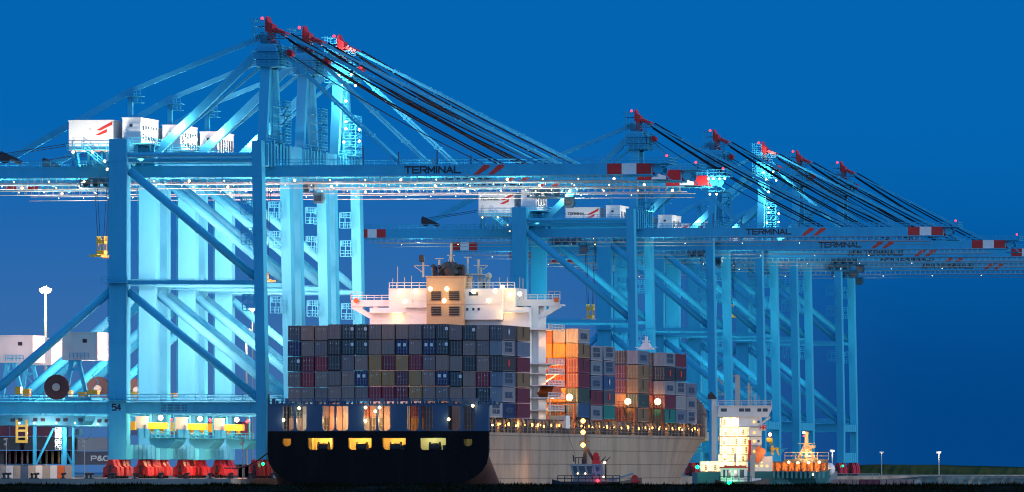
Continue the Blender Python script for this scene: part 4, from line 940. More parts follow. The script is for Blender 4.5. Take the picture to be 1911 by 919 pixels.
def decal(kind):
    if kind in DECAL: return DECAL[kind]
    if kind == 'maersk':
        a = text_mesh('MAERSK', .85, 6.4, MT['hullblue'], .03); b_ = text_mesh('SEALAND', .8, 6.4, MT['hullblue'], .03)
        g = G()
        for me, dz in ((a, 1.35), (b_, .35)):
            n0 = len(g.v); g.v += [(v.co.x, v.co.y, v.co.z + dz) for v in me.vertices]; g.f += [tuple(i + n0 for i in p.vertices) for p in me.polygons]; g.m += [0] * len(me.polygons)
        r = g.mesh('lettering', MT['hullblue'])
    elif kind == 'maersk1': r = text_mesh('MAERSK', 1.1, 6.4, MT['hullblue'], .03)
    elif kind == 'star':
        g = G(); pl = []
        g.box((0, -.01, 0), (1.5, 0, 1.5), 0)
        for i in range(14): a_ = 2 * math.pi * i / 14; rr = .62 if i % 2 == 0 else .27; pl.append((.75 + math.sin(a_) * rr, .75 + math.cos(a_) * rr))
        g.prism(pl, -.03, -.011, 1); r = g.mesh('emblem', [CMAT['u'], MT['white']])
    elif kind == 'sq': g = G(); g.box((0, -.02, 0), (.55, 0, .6)); r = g.mesh('emblem', MT['white'])
    elif kind == 'redm': g = G(); g.prism([(0, .2), (.7, 0), (1.4, .3), (1.3, 1.2), (.6, 1.5), (.05, 1.1)], -.02, 0); r = g.mesh('emblem', MT['stripe'])
    elif kind == 'bar': g = G(); g.box((0, -.02, 0), (.8, 0, 1.9)); r = g.mesh('emblem', MT['dark'])
    elif kind == 'tick': g = G(); g.box((0, -.02, 0), (.16, 0, .3)); g.box((.5, -.02, .1), (.6, 0, .3)); r = g.mesh('placard', MT['offwhite'])
    DECAL[kind] = r; return r
NCON = 0
def container(fr, sh_, s, q, z, col, label, group, ends=True, side=None, end_marks=None, rz=None, scale=None):
    """s is the starboard edge, q the after end"""
    global NCON; NCON += 1
    key = 'cbody'
    if key not in CACHE: g = G(); cbody(g); CACHE[key] = g.mesh('container', CMAT['g'])
    o = bpy.data.objects.new('shipping_container', CACHE[key]); COL.objects.link(o)
    o.location = fr.world((s - CW, q, z)); o.rotation_euler = (0, 0, -fr.a if rz is None else rz)
    cm_ = CMAT[col + str(NCON % 3)] if col in 'grmkn' and (NCON % 3) else CMAT[col]
    o.material_slots[0].link = 'OBJECT'; o.material_slots[0].material = cm_
    tag(o, label, 'shipping container', group)
    if ends:
        for i, x0 in enumerate((.16, 1.25)):
            key = ('cdoor')
            if key not in CACHE: g = G(); cdoor(g, 0); CACHE[key] = g.mesh('door', CMAT['g'])
            d = link('door', CACHE[key], o, (x0, 0, 0)); d.material_slots[0].link = 'OBJECT'; d.material_slots[0].material = cm_
            if 'cbars' not in CACHE: g = G(); cbars(g); CACHE['cbars'] = g.mesh('lock_bars', M_door)
            link('lock_bars', CACHE['cbars'], d)
        for kind, x, z_ in (end_marks or []): link('emblem' if kind != 'tick' else 'placard', decal(kind), o, (x, -.03, z_))
    if side:
        d = link('lettering' if 'maersk' in side else 'emblem', decal(side), o, (CW + .03, 2.8 if 'maersk' in side else 5.2, .35 if side == 'maersk' else .8)); d.rotation_euler = (0, 0, math.pi / 2)
    return o
PZ = 2.93
ZB = SP(935, 779, 5).z                                    # deck level of the outer stacks
rnd = random.Random(11)
rows5 = ['nggddgggssgdgdgs', 'nggkddggnvnddkgg', 'srrggggorogggkgs', 'grgggnoorogngdrd'.replace('oorog', 'oorog'), 'gggggvrrrogggggk']
rows5 = ['sgggddggggsdgdgs', 'nggkddggngndkggg', 'drrkggororgggkgn', 'grgggnoovogndgrd', 'ggggggrrroggggkg']
TN = ['top', 'second', 'third', 'fourth', 'fifth', 'lowest']
q1 = S1.q_at(938, -.35)
for r_ in range(5):
    for c in range(16):
        col = rows5[r_][c] if c < 15 else 'smkmm'[r_]; s = -.35 - (15 - c) * 2.6
        mk = []
        if col == 'n' and r_ in (1, 3) and c in (8, 10, 11, 5): mk = [('sq', .35, 1.5), ('sq', 1.4, 1.5)]
        elif col == 'd': mk = [('sq', 1.75, 1.6)] + ([('tick', .7, 1.7)] if rnd.random() < .5 else [])
        elif rnd.random() < .55: mk = [('tick', .3 + rnd.random() * .3, 1.5 + rnd.random() * .6)] + ([('tick', 1.5, 1.9)] if rnd.random() < .5 else [])
        container(S1, ship, s + rnd.uniform(-.04, .04), q1 + rnd.uniform(-.15, .15), ZB + PZ * (5 - r_) + (0.22 if 3 <= c <= 11 else 0), col, f'{CN[col]} container, {ORD[c]} from the left in the {TN[r_]} tier of the stern stack', 'containers stacked across the stern', end_marks=mk, side=(('star' if r_ == 0 else 'maersk' if r_ in (1, 3) else 'redm' if r_ == 2 else 'maersk1') if c == 15 else None))
container(S1, ship, -.35, q1, ZB, 'n', 'blue container lowest at the starboard edge of the stern stack, above the lit deck', 'containers stacked across the stern', side='maersk1')
# after bay, two tiers behind the openings of the transom
qa = S1.q_at(914, -.35)
low = ['gwvhhbgcguvcggkgkg'[:16], 'hhghhhghyhgggkgk'] if False else ['kdwggwcggwcskgsk', 'kgwkghhkghyskgsk']
for r_ in range(2):
    for c in range(16):
        col = low[r_][c]; s = -.35 - (15 - c) * 2.6
        if c == 15: continue
        container(S1, ship, s, 4.4, pz(806) + .1 + PZ * (1 - r_) * .86, col, f'{CN[col]} container behind the {"upper" if r_ == 0 else "lower"} openings of the stern, {ORD[c]} from the left', 'containers inside the stern frame', side=None)
container(S1, ship, -.35, max(qa, 1.5), ZB, 'w', 'white container with blue lettering at the starboard corner of the stern', 'containers stacked across the stern', side='maersk')
# bay 2: the two starboard rows
q2 = S1.q_at(966, -.35)
for r_, col in enumerate('bmvbvv'):
    container(S1, ship, -.35, q2, ZB + PZ * (5 - r_), col, f'{CN[col]} container in the {TN[r_]} tier beside the white bridge column', 'containers ahead of the stern stack', side={0: 'bar', 3: 'bar'}.get(r_))
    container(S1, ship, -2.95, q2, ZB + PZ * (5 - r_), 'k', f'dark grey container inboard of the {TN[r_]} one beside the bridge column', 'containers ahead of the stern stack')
# bays ahead of the house
BAYS = [  # x of the after edge, number of tiers, side colours top down, side marks, end columns inward (each top down)
 ('ahead of the bridge', 1079, 6, 'hbvvnu'.replace('n', 'e'), ['maersk1', 'bar', 'bar', None, None, None], ['hyccyk', 'ayccyk', 'acaayk', 'acaayk']),
 ('one bay behind the turquoise one', 1103, 5, 'mmmvm', ['maersk', 'maersk1', 'maersk1', 'bar', 'maersk1'], ['kkkkk']),
 ('next to the dark gap', 1127, 5, 'mmust', ['maersk', 'maersk', 'star', 'redm', None], ['kkkkk']),
 ('between the two lit gaps', 1191, 5, 'mbbeb', ['maersk1', 'bar', 'bar', 'tick', 'bar'], ['kvvov', 'kvdcc', 'kkdcc']),
 ('ahead of the second lit gap', 1241, 5, 'mkmvt', ['maersk', 'redm', 'maersk1', None, 'bar'], ['kkvcb', 'kkvcb']),
 ('second bay from the bow', 1261.5, 5, 'vkmhm', [None, 'redm', 'maersk', None, 'maersk1'], ['kkkkk']),
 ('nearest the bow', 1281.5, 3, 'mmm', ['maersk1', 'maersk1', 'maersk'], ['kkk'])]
for bn, x, nt_, cols, marks, inner_ in BAYS:
    s = -.35
    q = S1.q_at(x, s)
    if x > 1270: s = -.9; q = S1.q_at(x, s)
    ztop = {1079: 612, 1103: 645, 1127: 645, 1191: 653, 1241: 657, 1261.5: 659, 1281.5: 714}[x]
    zt_ = S1.z(ztop, s, q); zb_ = zt_ - nt_ * PZ
    wd = 1.0
    for r_ in range(nt_):
        tn = TN[r_] if r_ < nt_ - 1 else 'lowest'
        container(S1, ship, s, q, zb_ + PZ * (nt_ - 1 - r_), cols[r_], f'{CN[cols[r_]]} container, {tn} tier of the outer stack {bn}', 'containers in the outer stacks along the starboard side', side=marks[r_])
    for c, cc in enumerate(inner_):
        for r_, col in enumerate(cc):
            tn = TN[r_] if r_ < nt_ - 1 else 'lowest'
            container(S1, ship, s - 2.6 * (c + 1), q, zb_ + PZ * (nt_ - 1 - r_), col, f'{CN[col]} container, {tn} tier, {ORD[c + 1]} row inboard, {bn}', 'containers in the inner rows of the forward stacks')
    # cell guides of the bay
    if x in (1103, 1191, 1241): part(None, 'cell_guide', ship, lambda g: [(g.beam((s - d, q - 1.0, ZD), (s - d, q - 1.0, zb_ + PZ * 1.4), .3)) for d in (0, 2.6, 5.2, 7.8)], MT['deck'])
Q6, Q9, Q10 = (S1.q_at(x_, -.35) for x_ in (1079, 1191, 1241))
for s_, y, e, q, b_ in ((-1.8, 742, 900, Q6 - 2.2, 1), (-2.3, 750, 420, Q9 - 1.7, 1), (-1.7, 750, 420, Q10 - 1.7, 1), (-2.4, 640, 3200, Q6 - 5, 0), (-3.2, 690, 1200, Q6 - 5, 0)):
    lamp(ship, (s_, q - .9, S1.z(y, s_, q)), e, (1, .34, .045), .3)
    if b_: bulb(ship, (s_, q + .6, S1.z(y, s_, q)), LM['warm'], .7)
def gapcols(g):
    for q in (Q6 - 2.6, Q9 - 2.0, Q10 - 2.0):
        for dq in (-1.4, 1.0):
            for s in (-.6, -3.2, -5.8): g.beam((s, q + dq * .6, ZD), (s, q + dq * .6, ZB + 2.9), .28)
        for z_ in (ZB, ZB + 2.9): g.box((-6, q - .8, z_), (-.5, q + .6, z_ + .15)); g.rail((-6, q - .8, z_), (-.5, q - .8, z_), step=1)
part(None, 'lashing_bridge', ship, gapcols, MT['rust'])
# mooring line from the stern to the quay
p0 = S1.world((-BEAM + .5, 0, pz(842))); p1 = C1.world((sx_(430), -6, 2.0))
ml = G(); pv = p0
for i in range(1, 9): c = p0.lerp(p1, i / 8) - Vector((0, 0, math.sin(math.pi * i / 8) * 1.2)); ml.tube(pv, c, .14, 6); pv = c
tag(link('mooring_line', ml.mesh('mooring_line', MT['rope'])), 'dark mooring line running from the black stern left to the quay', 'rope')

lamp(ship, (5.5, 282, 2.5), 2600, (1, .62, .42), .5); lamp(ship, (4, 36, 1.2), 500, (1, .45, .15), .3); lamp(ship, (6, 8, 2.0), 260, (1, .4, .12), .3)  # first lamp added off the bow to brighten the stem; no fixture there
# ================================================================== feeder ship at the right with its lit accommodation
FY = 2060.0
def W(x, y, Y=FY): return pt(x, y, Y)
fe = root('feeder_ship', 'smaller teal-hulled ship with brightly lit open decks beyond the bow', 'ship', (W(1385, 0).x, FY, 0), 0)
def F_(x): return W(x, 0).x - W(1385, 0).x
def Z_(y): return W(0, y).z
def fhull(g):
    st_ = [(F_(1292), 2.5, Z_(882)), (F_(1300), 8, Z_(882)), (F_(1440), 8.5, Z_(880)), (F_(1520), 7.5, Z_(881)), (F_(1545), 4.0, Z_(877)), (F_(1556), .3, Z_(873))]
    vs = []
    for x, w, zt in st_:
        k = .8 if x < F_(1520) else .35
        vs += [(x, -w, zt), (x - (2.5 if w < 5 and x > 0 else 0), -w * k - .1, -4.5), (x - (2.5 if w < 5 and x > 0 else 0), w * k + .1, -4.5), (x, w, zt)]
    n_ = len(st_); fs = [(0, 1, 2, 3), (n_ * 4 - 4, n_ * 4 - 1, n_ * 4 - 2, n_ * 4 - 3)]
    for i in range(n_ - 1):
        a = i * 4
        for j in range(4): fs.append((a + j, a + (j + 1) % 4, a + 4 + (j + 1) % 4, a + 4 + j))
    g._add(vs, fs, 0)
    for i in range(12): x = F_(1440 + i * 8.4); g.box((x, -8.9, Z_(893)), (x + .45, -8.4, Z_(880)))
part(None, 'hull', fe, fhull, MT['teal'])
def acc(g):
    D = [(1345, 1395, 878, 861), (1340, 1395, 860.6, 848), (1343, 1398, 847.6, 832), (1343, 1398, 831.6, 815), (1343, 1396, 814.6, 797), (1343, 1377, 796.6, 779)]
    for x0, x1, y0, y1 in D:
        g.box((F_(x0), -3.2, Z_(y0)), (F_(x1), 6, Z_(y1) - .001)); g.box((F_(x0 - 1), -6.4, Z_(y1 + 1.0)), (F_(x1 + 1), -3.2, Z_(y1)), 1)
    g.box((F_(1306), -3.2, Z_(880)), (F_(1345) - .002, 6, Z_(861))); g.box((F_(1306), -6.4, Z_(862)), (F_(1345), -3.2, Z_(861)))
    g.box((F_(1396), -6, Z_(852)), (F_(1420), 6, Z_(779))); [g.box((F_(1399), -6.3, Z_(y_ + 1)), (F_(1421), -6, Z_(y_)), 1) for y_ in (797, 815, 832)]; g.box((F_(1377), -6.2, Z_(797)), (F_(1396), 6, Z_(779)))
    g.box((F_(1400), -6.3, Z_(880)), (F_(1440), 6, Z_(852)))
ac = part(None, 'accommodation', fe, acc, [MT['white'], MT['deck']])
for (x_, y_) in ((1350, 857), (1384, 858), (1350, 842), (1365, 843), (1390, 842), (1349, 826), (1372, 827), (1388, 826), (1352, 809), (1384, 809), (1350, 791), (1315, 874), (1332, 875), (1352, 874), (1380, 875)): part(None, 'door', ac, lambda g: g.box((F_(x_), -3.26, Z_(y_ + 3)), (F_(x_ + 3.5), -3.2, Z_(y_ - 7))), MT['rust' if x_ % 4 else 'deck'])
def posts(g):
    for y0, y1, xs in ((860, 848, range(1345, 1396, 12)), (847, 832, range(1345, 1398, 13)), (831, 815, range(1345, 1398, 13)), (814, 797, range(1345, 1396, 16)), (796, 779, range(1345, 1377, 16)), (879, 861, range(1308, 1396, 14))):
        for x in xs: g.beam((F_(x), -6.2, Z_(y0)), (F_(x), -6.2, Z_(y1)), .22)
        g.rail((F_(xs[0]), -6.3, Z_(y0)), (F_(xs[-1]), -6.3, Z_(y0)), h=1.0, step=1.2, r=.05)
    g.beam((F_(1348), -6.5, Z_(812)), (F_(1372), -6.5, Z_(782)), .5, .12)
part(None, 'deck_railing', fe, posts, MT['white'])
def wh(g):
    g.prism([(F_(1338), Z_(779)), (F_(1432), Z_(779)), (F_(1439), Z_(764)), (F_(1439), Z_(759)), (F_(1340), Z_(759))], -6.5, 5); g.box((F_(1337), -6.7, Z_(759)), (F_(1440), 5.2, Z_(757.5)))
    g.beam((F_(1436), -5, Z_(779)), (F_(1412), -5, Z_(797)), .5); g.rail((F_(1340), -6.5, Z_(757)), (F_(1438), -6.5, Z_(757)), h=1.0, step=1.6)
whh = part(None, 'wheelhouse', fe, wh, MT['offwhite'])
for x0, x1 in ((1344, 1355), (1378, 1387), (1389, 1399), (1412, 1419), (1422, 1431)): part(None, 'window', whh, lambda g: g.box((F_(x0), -6.56, Z_(769)), (F_(x1), -6.5, Z_(763))), MT['glass'])
def fm(g):
    for x, y0, y1, w in ((1397, 757, 715, .5), (1408, 757, 735, .3), (1353, 757, 735, .15), (1376, 757, 700, 1.1), (1428, 757, 742, .12), (1402, 757, 722, .2), (1416, 757, 740, .15)): g.beam((F_(x), -2, Z_(y0)), (F_(x), -2, Z_(y1)), w)
    for x0, x1, y in ((1390, 1404, 724), (1393, 1401, 732), (1366, 1380, 703), (1404, 1412, 740)): g.box((F_(x0), -2.2, Z_(y)), (F_(x1), -1.8, Z_(y) + .2))
part(None, 'mast', fe, fm, MT['mast'])
part(None, 'crane_pedestal', fe, lambda g: g.beam((F_(1333), 2, Z_(862)), (F_(1333), 2, Z_(743)), 1.1, 1.1), MT['offwhite'])
part(None, 'deck_crane', fe, lambda g: (g.prism([(F_(1320), Z_(745)), (F_(1338), Z_(745)), (F_(1337), Z_(742)), (F_(1328), Z_(731)), (F_(1322), Z_(736))], 1, 3)), MT['dark'])
lbo = part(None, 'lifeboat', fe, lambda g: (g.prism([(F_(1408), Z_(863)), (F_(1414), Z_(865)), (F_(1426), Z_(848)), (F_(1427), Z_(840)), (F_(1418), Z_(835)), (F_(1409), Z_(846))], -8.5, -6.4),), MT['orange'])
part(None, 'canopy', lbo, lambda g: (g.prism([(F_(1410), Z_(846)), (F_(1418), Z_(835)), (F_(1414), Z_(832)), (F_(1407), Z_(840))], -8.2, -6.6),), MT['orange'])
part(None, 'funnel_stripe', fe, lambda g: g.box((F_(1395), -7, Z_(861)), (F_(1400), -6.5, Z_(822))), MT['red'])
sg = part(None, 'sign_board', fe, lambda g: g.box((F_(1415), -6.6, Z_(804)), (F_(1428), -6.3, Z_(793))), MT['offwhite'])
link('lettering', text_mesh('HR', 1.0, 1.35, MT['stripe'], .06), sg, (F_(1417), -6.66, Z_(802.5)))
part(None, 'yellow_gear', fe, lambda g: (g.box((F_(1436), -5, Z_(840)), (F_(1452), -4, Z_(836))), g.beam((F_(1440), -5, Z_(850)), (F_(1440), -5, Z_(832)), .5), g.beam((F_(1452), -5, Z_(850)), (F_(1448), -5, Z_(838)), .4)), MT['yellow'])
def hold(g):
    g.box((F_(1441), -2, Z_(880)), (F_(1540), 5, Z_(864)), 0)
    for i in range(9): x = F_(1443 + i * 12); g.box((x, -6.5, Z_(880)), (x + .5, -5.8, Z_(864)), 0)
    g.box((F_(1441), -7, Z_(872)), (F_(1542), -6, Z_(871)), 0); g.box((F_(1441), -7, Z_(864)), (F_(1544), 5, Z_(861.5)), 1); g.prism([(F_(1462), Z_(861.4)), (F_(1544), Z_(861.4)), (F_(1544), Z_(857)), (F_(1464), Z_(857))], -6.5, 4, 1)
    for i in range(14): g.box((F_(1446 + i * 7), -6.9, Z_(880)), (F_(1449 + i * 7), -6.2, Z_(876 - (i * 5) % 3)), 0)
part(None, 'cargo_hold', fe, hold, [MT['rust'], MT['deck']])
def am(g):
    z0 = Z_(858)
    for x in (1489, 1519): g.beam((F_(x), -3, z0), (F_(1504), -3, Z_(826)), .65); g.beam((F_(x), 3, z0), (F_(1504), 0, Z_(826)), .5)
    g.beam((F_(1504), -3, z0), (F_(1504), -3, Z_(806)), .8); g.box((F_(1489), -3.2, Z_(829)), (F_(1520), -2.8, Z_(827.5))); g.beam((F_(1496), -3, Z_(843)), (F_(1512), -3, Z_(843)), .35)
    g.box((F_(1499), -3.3, Z_(810)), (F_(1508), -2.7, Z_(806))); g.box((F_(1509), -3.4, Z_(836)), (F_(1521), -2.2, Z_(832))); g.beam((F_(1510), -3, Z_(842)), (F_(1520), -3, Z_(832)), .4)
    g.rail((F_(1463), -6.5, z0), (F_(1544), -6.5, z0), h=1.6, step=2.2); g.box((F_(1486), -3.4, z0), (F_(1523), 3.2, z0 + .4))
part(None, 'a_frame_mast', fe, am, MT['ochre'])
part(None, 'bow_buffer', fe, lambda g: g.ball((F_(1546), -1, Z_(876)), 1.5, 12), MT['white'])
for x, y, e in ((1352, 866, 700), (1375, 868, 700), (1320, 868, 600), (1352, 854, 700), (1378, 855, 800), (1352, 840, 900), (1378, 840, 900), (1352, 823, 900), (1380, 823, 900), (1352, 806, 900), (1380, 806, 900), (1358, 787, 1100), (1372, 787, 700), (1420, 866, 500)):
    lamp(fe, (F_(x), -5.4, Z_(y)), e * .9, (1, .64, .24), .3); bulb(fe, (F_(x), -5.9, Z_(y) + .3), LM['warm'], .45)
for x, y, q, e in ((1460, 872, -4, 700), (1490, 872, -4, 700), (1520, 872, -4, 700), (1505, 850, -8, 1300), (1425, 845, -13, 900), (1500, 815, -7, 500)): lamp(fe, (F_(x), q, Z_(y)), e, SOD if y > 860 else (1, .6, .22), .3)
for x, y in ((1470, 863), (1487, 864), (1507, 864), (1527, 863), (1498, 808), (1516, 886), (1474, 884)): bulb(fe, (F_(x), -7.2, Z_(y)), LM['warm'], .3)
lamp(fe, (F_(1560), -14, Z_(880)), 700, (.9, .9, .8), .4)
lamp(fe, (F_(1300), -12, Z_(872)), 420, (.1, 1, .4), .4); bulb(fe, (F_(1300), -8.5, Z_(872)), LM['green'], .45)
lamp(fe, (F_(1312), -30, Z_(868)), 3500, (1, .75, .45), .6)  # fixtureless lamp added over the water to brighten the big ship's bow

# ================================================================== tugs
def tug(x0, x1, Y, label, dark, lamps_, flip=1):
    Xc = pt((x0 + x1) / 2, 0, Y).x
    rt = root('tugboat', label, 'tugboat', (Xc, Y, -4), 0)
    k = Y / FPX
    X = lambda x: (x - CX) * k - Xc
    Zt = lambda y: HC + (YH - y) * k + 4
    def hl(g):
        L0, L1 = X(x0), X(x1); zt = Zt(899)
        st_ = [(L0, .6, zt + .4), (L0 + 1.5, 3.4, zt), (L1 - 4, 3.8, zt), (L1 - .2, 1.0, zt + .7)]
        vs = []
        for x, w, z in st_: vs += [(x, -w, z), (x, -w * .8, -.8), (x, w * .8, -.8), (x, w, z)]
        fs = [(0, 1, 2, 3), (12, 15, 14, 13)]
        for i in range(3):
            a = i * 4
            for j in range(4): fs.append((a + j, a + (j + 1) % 4, a + 4 + (j + 1) % 4, a + 4 + j))
        g._add(vs, fs, 0)
        g.rail((L0 + 1, -3.3, zt), (L1 - 4, -3.3, zt), h=1.0, step=1.1); g.rail((L0 + 1, 3.3, zt), (L1 - 4, 3.3, zt), h=1.0, step=1.1)
    part(None, 'hull', rt, hl, MT['dark'])
    return rt, X, Zt
tg, X, Zt = tug(1030, 1200, 1560, 'dark tug with black radar arms and three orange mast lamps, below the grey hull', True, None)
def twh(g):
    g.prism([(X(1068), Zt(899)), (X(1128), Zt(899)), (X(1128), Zt(886)), (X(1072), Zt(886))], -2.6, 2.8)
    for x in (1066, 1077, 1092, 1108, 1122): g.beam((X(x + 4), -2.7, Zt(888)), (X(x), -2.9, Zt(869)), .32)
    g.box((X(1064), -3.0, Zt(869)), (X(1124), 3, Zt(866.5))); g.box((X(1104), -2.8, Zt(892)), (X(1124), 2.4, Zt(869)))
    g.box((X(1068), -2.8, Zt(886)), (X(1110), -2.6, Zt(884.5)))
    g.beam((X(1140), -2, Zt(896)), (X(1182), -2, Zt(884)), .3); g.box((X(1130), -2.6, Zt(898)), (X(1152), 1, Zt(892)))
w_ = part(None, 'wheelhouse', tg, twh, CMAT['m'])
part(None, 'window', w_, lambda g: g.prism([(X(1071), Zt(885)), (X(1104), Zt(885)), (X(1104), Zt(870)), (X(1067), Zt(870))], -2.45, 2.4), MT['glass'])
part(None, 'emblem', w_, lambda g: (g.tube((X(1114), -2.85, Zt(876)), (X(1114), -2.8, Zt(876)), .42, 10), g.box((X(1109), -2.85, Zt(888)), (X(1119), -2.8, Zt(884.5)))), MT['hullblue'])
def tmast(g):
    g.beam((X(1092), 0, Zt(866)), (X(1093), 0, Zt(786)), .55, w2=.2, h2=.2); g.beam((X(1096), 0, Zt(838)), (X(1110), 0, Zt(864)), .5); g.beam((X(1088), 0, Zt(866)), (X(1092), 0, Zt(838)), .4)
    g.box((X(1080), -.3, Zt(825)), (X(1100), .3, Zt(823.5))); g.box((X(1081), -.4, Zt(831)), (X(1092), .4, Zt(827))); g.box((X(1072), -1, Zt(855)), (X(1088), 1, Zt(853.5)))
    g.beam((X(1071), -1, Zt(862)), (X(1070), -1, Zt(850)), .25); [g.beam((X(x), -1, Zt(866)), (X(x), -1, Zt(854)), .15) for x in (1074, 1080, 1086)]
    for a, ya, b_, yb in ((1120, 862, 1130, 852), (1128, 862, 1139, 852)): g.prism([(X(a), Zt(ya)), (X(a + 4), Zt(ya)), (X(b_ + 1), Zt(yb)), (X(b_ - 1), Zt(yb + 1))], -1, 1)
    g.beam((X(1130), -2, Zt(896)), (X(1130), -2, Zt(866)), .3); g.beam((X(1060), 0, Zt(812)), (X(1074), 0, Zt(850)), .05)
part(None, 'mast', tg, tmast, MT['dark'])
part(None, 'water_cannon', tg, lambda g: (g.box((X(1107), -1, Zt(862)), (X(1119), 1, Zt(852))), g.tube((X(1112), -1.2, Zt(850)), (X(1112), 1.2, Zt(850)), .5, 10), g.box((X(1104), -1.2, Zt(866)), (X(1122), 1.2, Zt(862)))), MT['red'])
part(None, 'towing_winch', tg, lambda g: (g.tube((X(1184), -2, Zt(893)), (X(1184), 2, Zt(893)), .6, 14), g.prism([(X(1160), Zt(901)), (X(1198), Zt(901)), (X(1190), Zt(896)), (X(1166), Zt(897))], -2.4, 2.4)), MT['red'])
for y in (786, 807, 831): bulb(tg, (X(1088), -.6, Zt(y)), LM['sodium'], .42); 
lamp(tg, (X(1088), -1.5, Zt(831)), 300, SOD, .3)
bulb(tg, (X(1115), -3.4, Zt(898)), LM['redl'], .34); lamp(tg, (X(1115), -4.5, Zt(898)), 60, (1, .05, .1), .3)
for x, y, r_ in ((1128, 864, .22), (1126, 890, .15), (1092, 884, .14), (1078, 884, .13)): bulb(tg, (X(x), -2.9, Zt(y)), LM['warm'], r_)
lamp(tg, (X(1150), -14, Zt(880)), 250, (.9, .9, 1), .5)
tg2, X, Zt = tug(1334, 1438, 1840, 'white tug with red roof and a green lamp in front of the feeder ship', False, None)
w_ = part(None, 'wheelhouse', tg2, lambda g: (g.box((X(1345), -2, Zt(900)), (X(1394), 3, Zt(874))), g.box((X(1400), -1, Zt(900)), (X(1420), 3, Zt(893))), g.prism([(X(1352), Zt(906)), (X(1362), Zt(896)), (X(1384), Zt(896)), (X(1400), Zt(906))], -3.2, -1)), MT['white'])
part(None, 'roof', tg2, lambda g: (g.box((X(1343), -2.3, Zt(874)), (X(1396), 3.2, Zt(871.5))), g.box((X(1352), -1.5, Zt(871.4)), (X(1392), 2, Zt(869)))), MT['red'])
for x0, x1 in ((1349, 1353), (1356, 1363), (1370, 1376), (1380, 1388)): part(None, 'window', w_, lambda g: g.box((X(x0), -2.06, Zt(892)), (X(x1), -2, Zt(877))), MT['glass'])
part(None, 'mast', tg2, lambda g: (g.beam((X(1372), 0, Zt(869)), (X(1372), 0, Zt(846)), .3), g.box((X(1366), -.2, Zt(856)), (X(1378), .2, Zt(855))), g.beam((X(1404), 0, Zt(893)), (X(1404), 0, Zt(850)), .9)), MT['mast'])
bulb(tg2, (X(1360), -3.6, Zt(903)), LM['green'], .5); lamp(tg2, (X(1360), -5, Zt(901)), 500, (.1, 1, .35), .3)
lamp(tg2, (X(1370), -12, Zt(880)), 900, (1, .85, .7), .5)

# ================================================================== left background: yard, masts
YY = 1905
YC = Frame(0, YY, 0); YC.O = Vector((0, YY, 0))
def ycon(x, z, ln, col, label, side_on=True, mk=None):
    """yard container lying across the view, its long side towards the viewer"""
    o = bpy.data.objects.new('shipping_container', CACHE['cbody']); COL.objects.link(o)
    p = pt(x, 0, YY); o.rotation_euler = (0, 0, -math.pi / 2 if side_on else 0); o.location = (p.x, YY, z)
    if ln < 10: o.scale = (1, .5, 1)
    o.material_slots[0].link = 'OBJECT'; o.material_slots[0].material = CMAT[col]
    tag(o, label, 'shipping container', 'containers in the yard behind the quay')
    if mk:
        d = link('lettering', text_mesh(mk, 1.1, 3.6, MT['white'], .03), o, (CW + .03, 4, .8)); d.rotation_euler = (0, 0, math.pi / 2)
    return o
zq = 2.9
for i, (x, c) in enumerate(zip(range(-4, 58, 12), 'acsgka')): ycon(x + 0, 0, 6, c, f'{CN[c]} container end in the bottom row of the yard, {ORD[i]} from the left', False)
for i, (x, c) in enumerate(zip(range(-4, 118, 23), 'caskgo')):
    for j in range(2): ycon(x + j * 11, .02 + zq * .98, 6, 'kvgsbo'[(i + j) % 6], f'upright {CN["kvgsbo"[(i + j) % 6]]} container end of the second yard row, {ORD[i * 2 + j]} from the left', False)
for i, (x, z, c, mk) in enumerate([(-60, 5.8, 'k', None), (38, 5.8, 'k', None), (-90, 8.7, 'v', None), (20, 8.7, 'v', None)]): ycon(x, z, 12, c, f'{["dark grey container above the left end", "dark grey container right of it on the third tier", "maroon container at the far left on top", "second maroon container on top, beside the yellow frame"][i]} of the yard stacks', True, mk)
for i, x in enumerate(range(84, 116, 10)): ycon(x, 5.75, 6, 'bcbg'[i], f'{CN["bcbg"[i]]} container end on the third tier behind the lamp mast, {ORD[i]} from the left', False)
ycon(136, 5.6, 12, 'h', 'light grey reefer container on the dark one right of the lit stair tower', True)
ycon(136, 2.7, 12, 's', 'dark slate container with white lettering right of the lit stair tower', True, 'P&O')
for i, x in enumerate((432, 444, 456)): ycon(x, 0, 6, 'ksk'[i], f'{CN["ksk"[i]]} container standing under the nearest crane, {ORD[i]} from the left of three', False)
for i, (x, c) in enumerate(((236, 'u'), (310, 'v'), (360, 't'), (378, 'v'), (430, 'n'), (446, 'v'))): ycon(x, 8.9, 6, c, f'{CN[c]} container end seen under the portal beam, {ORD[i]} from the left of six', False)
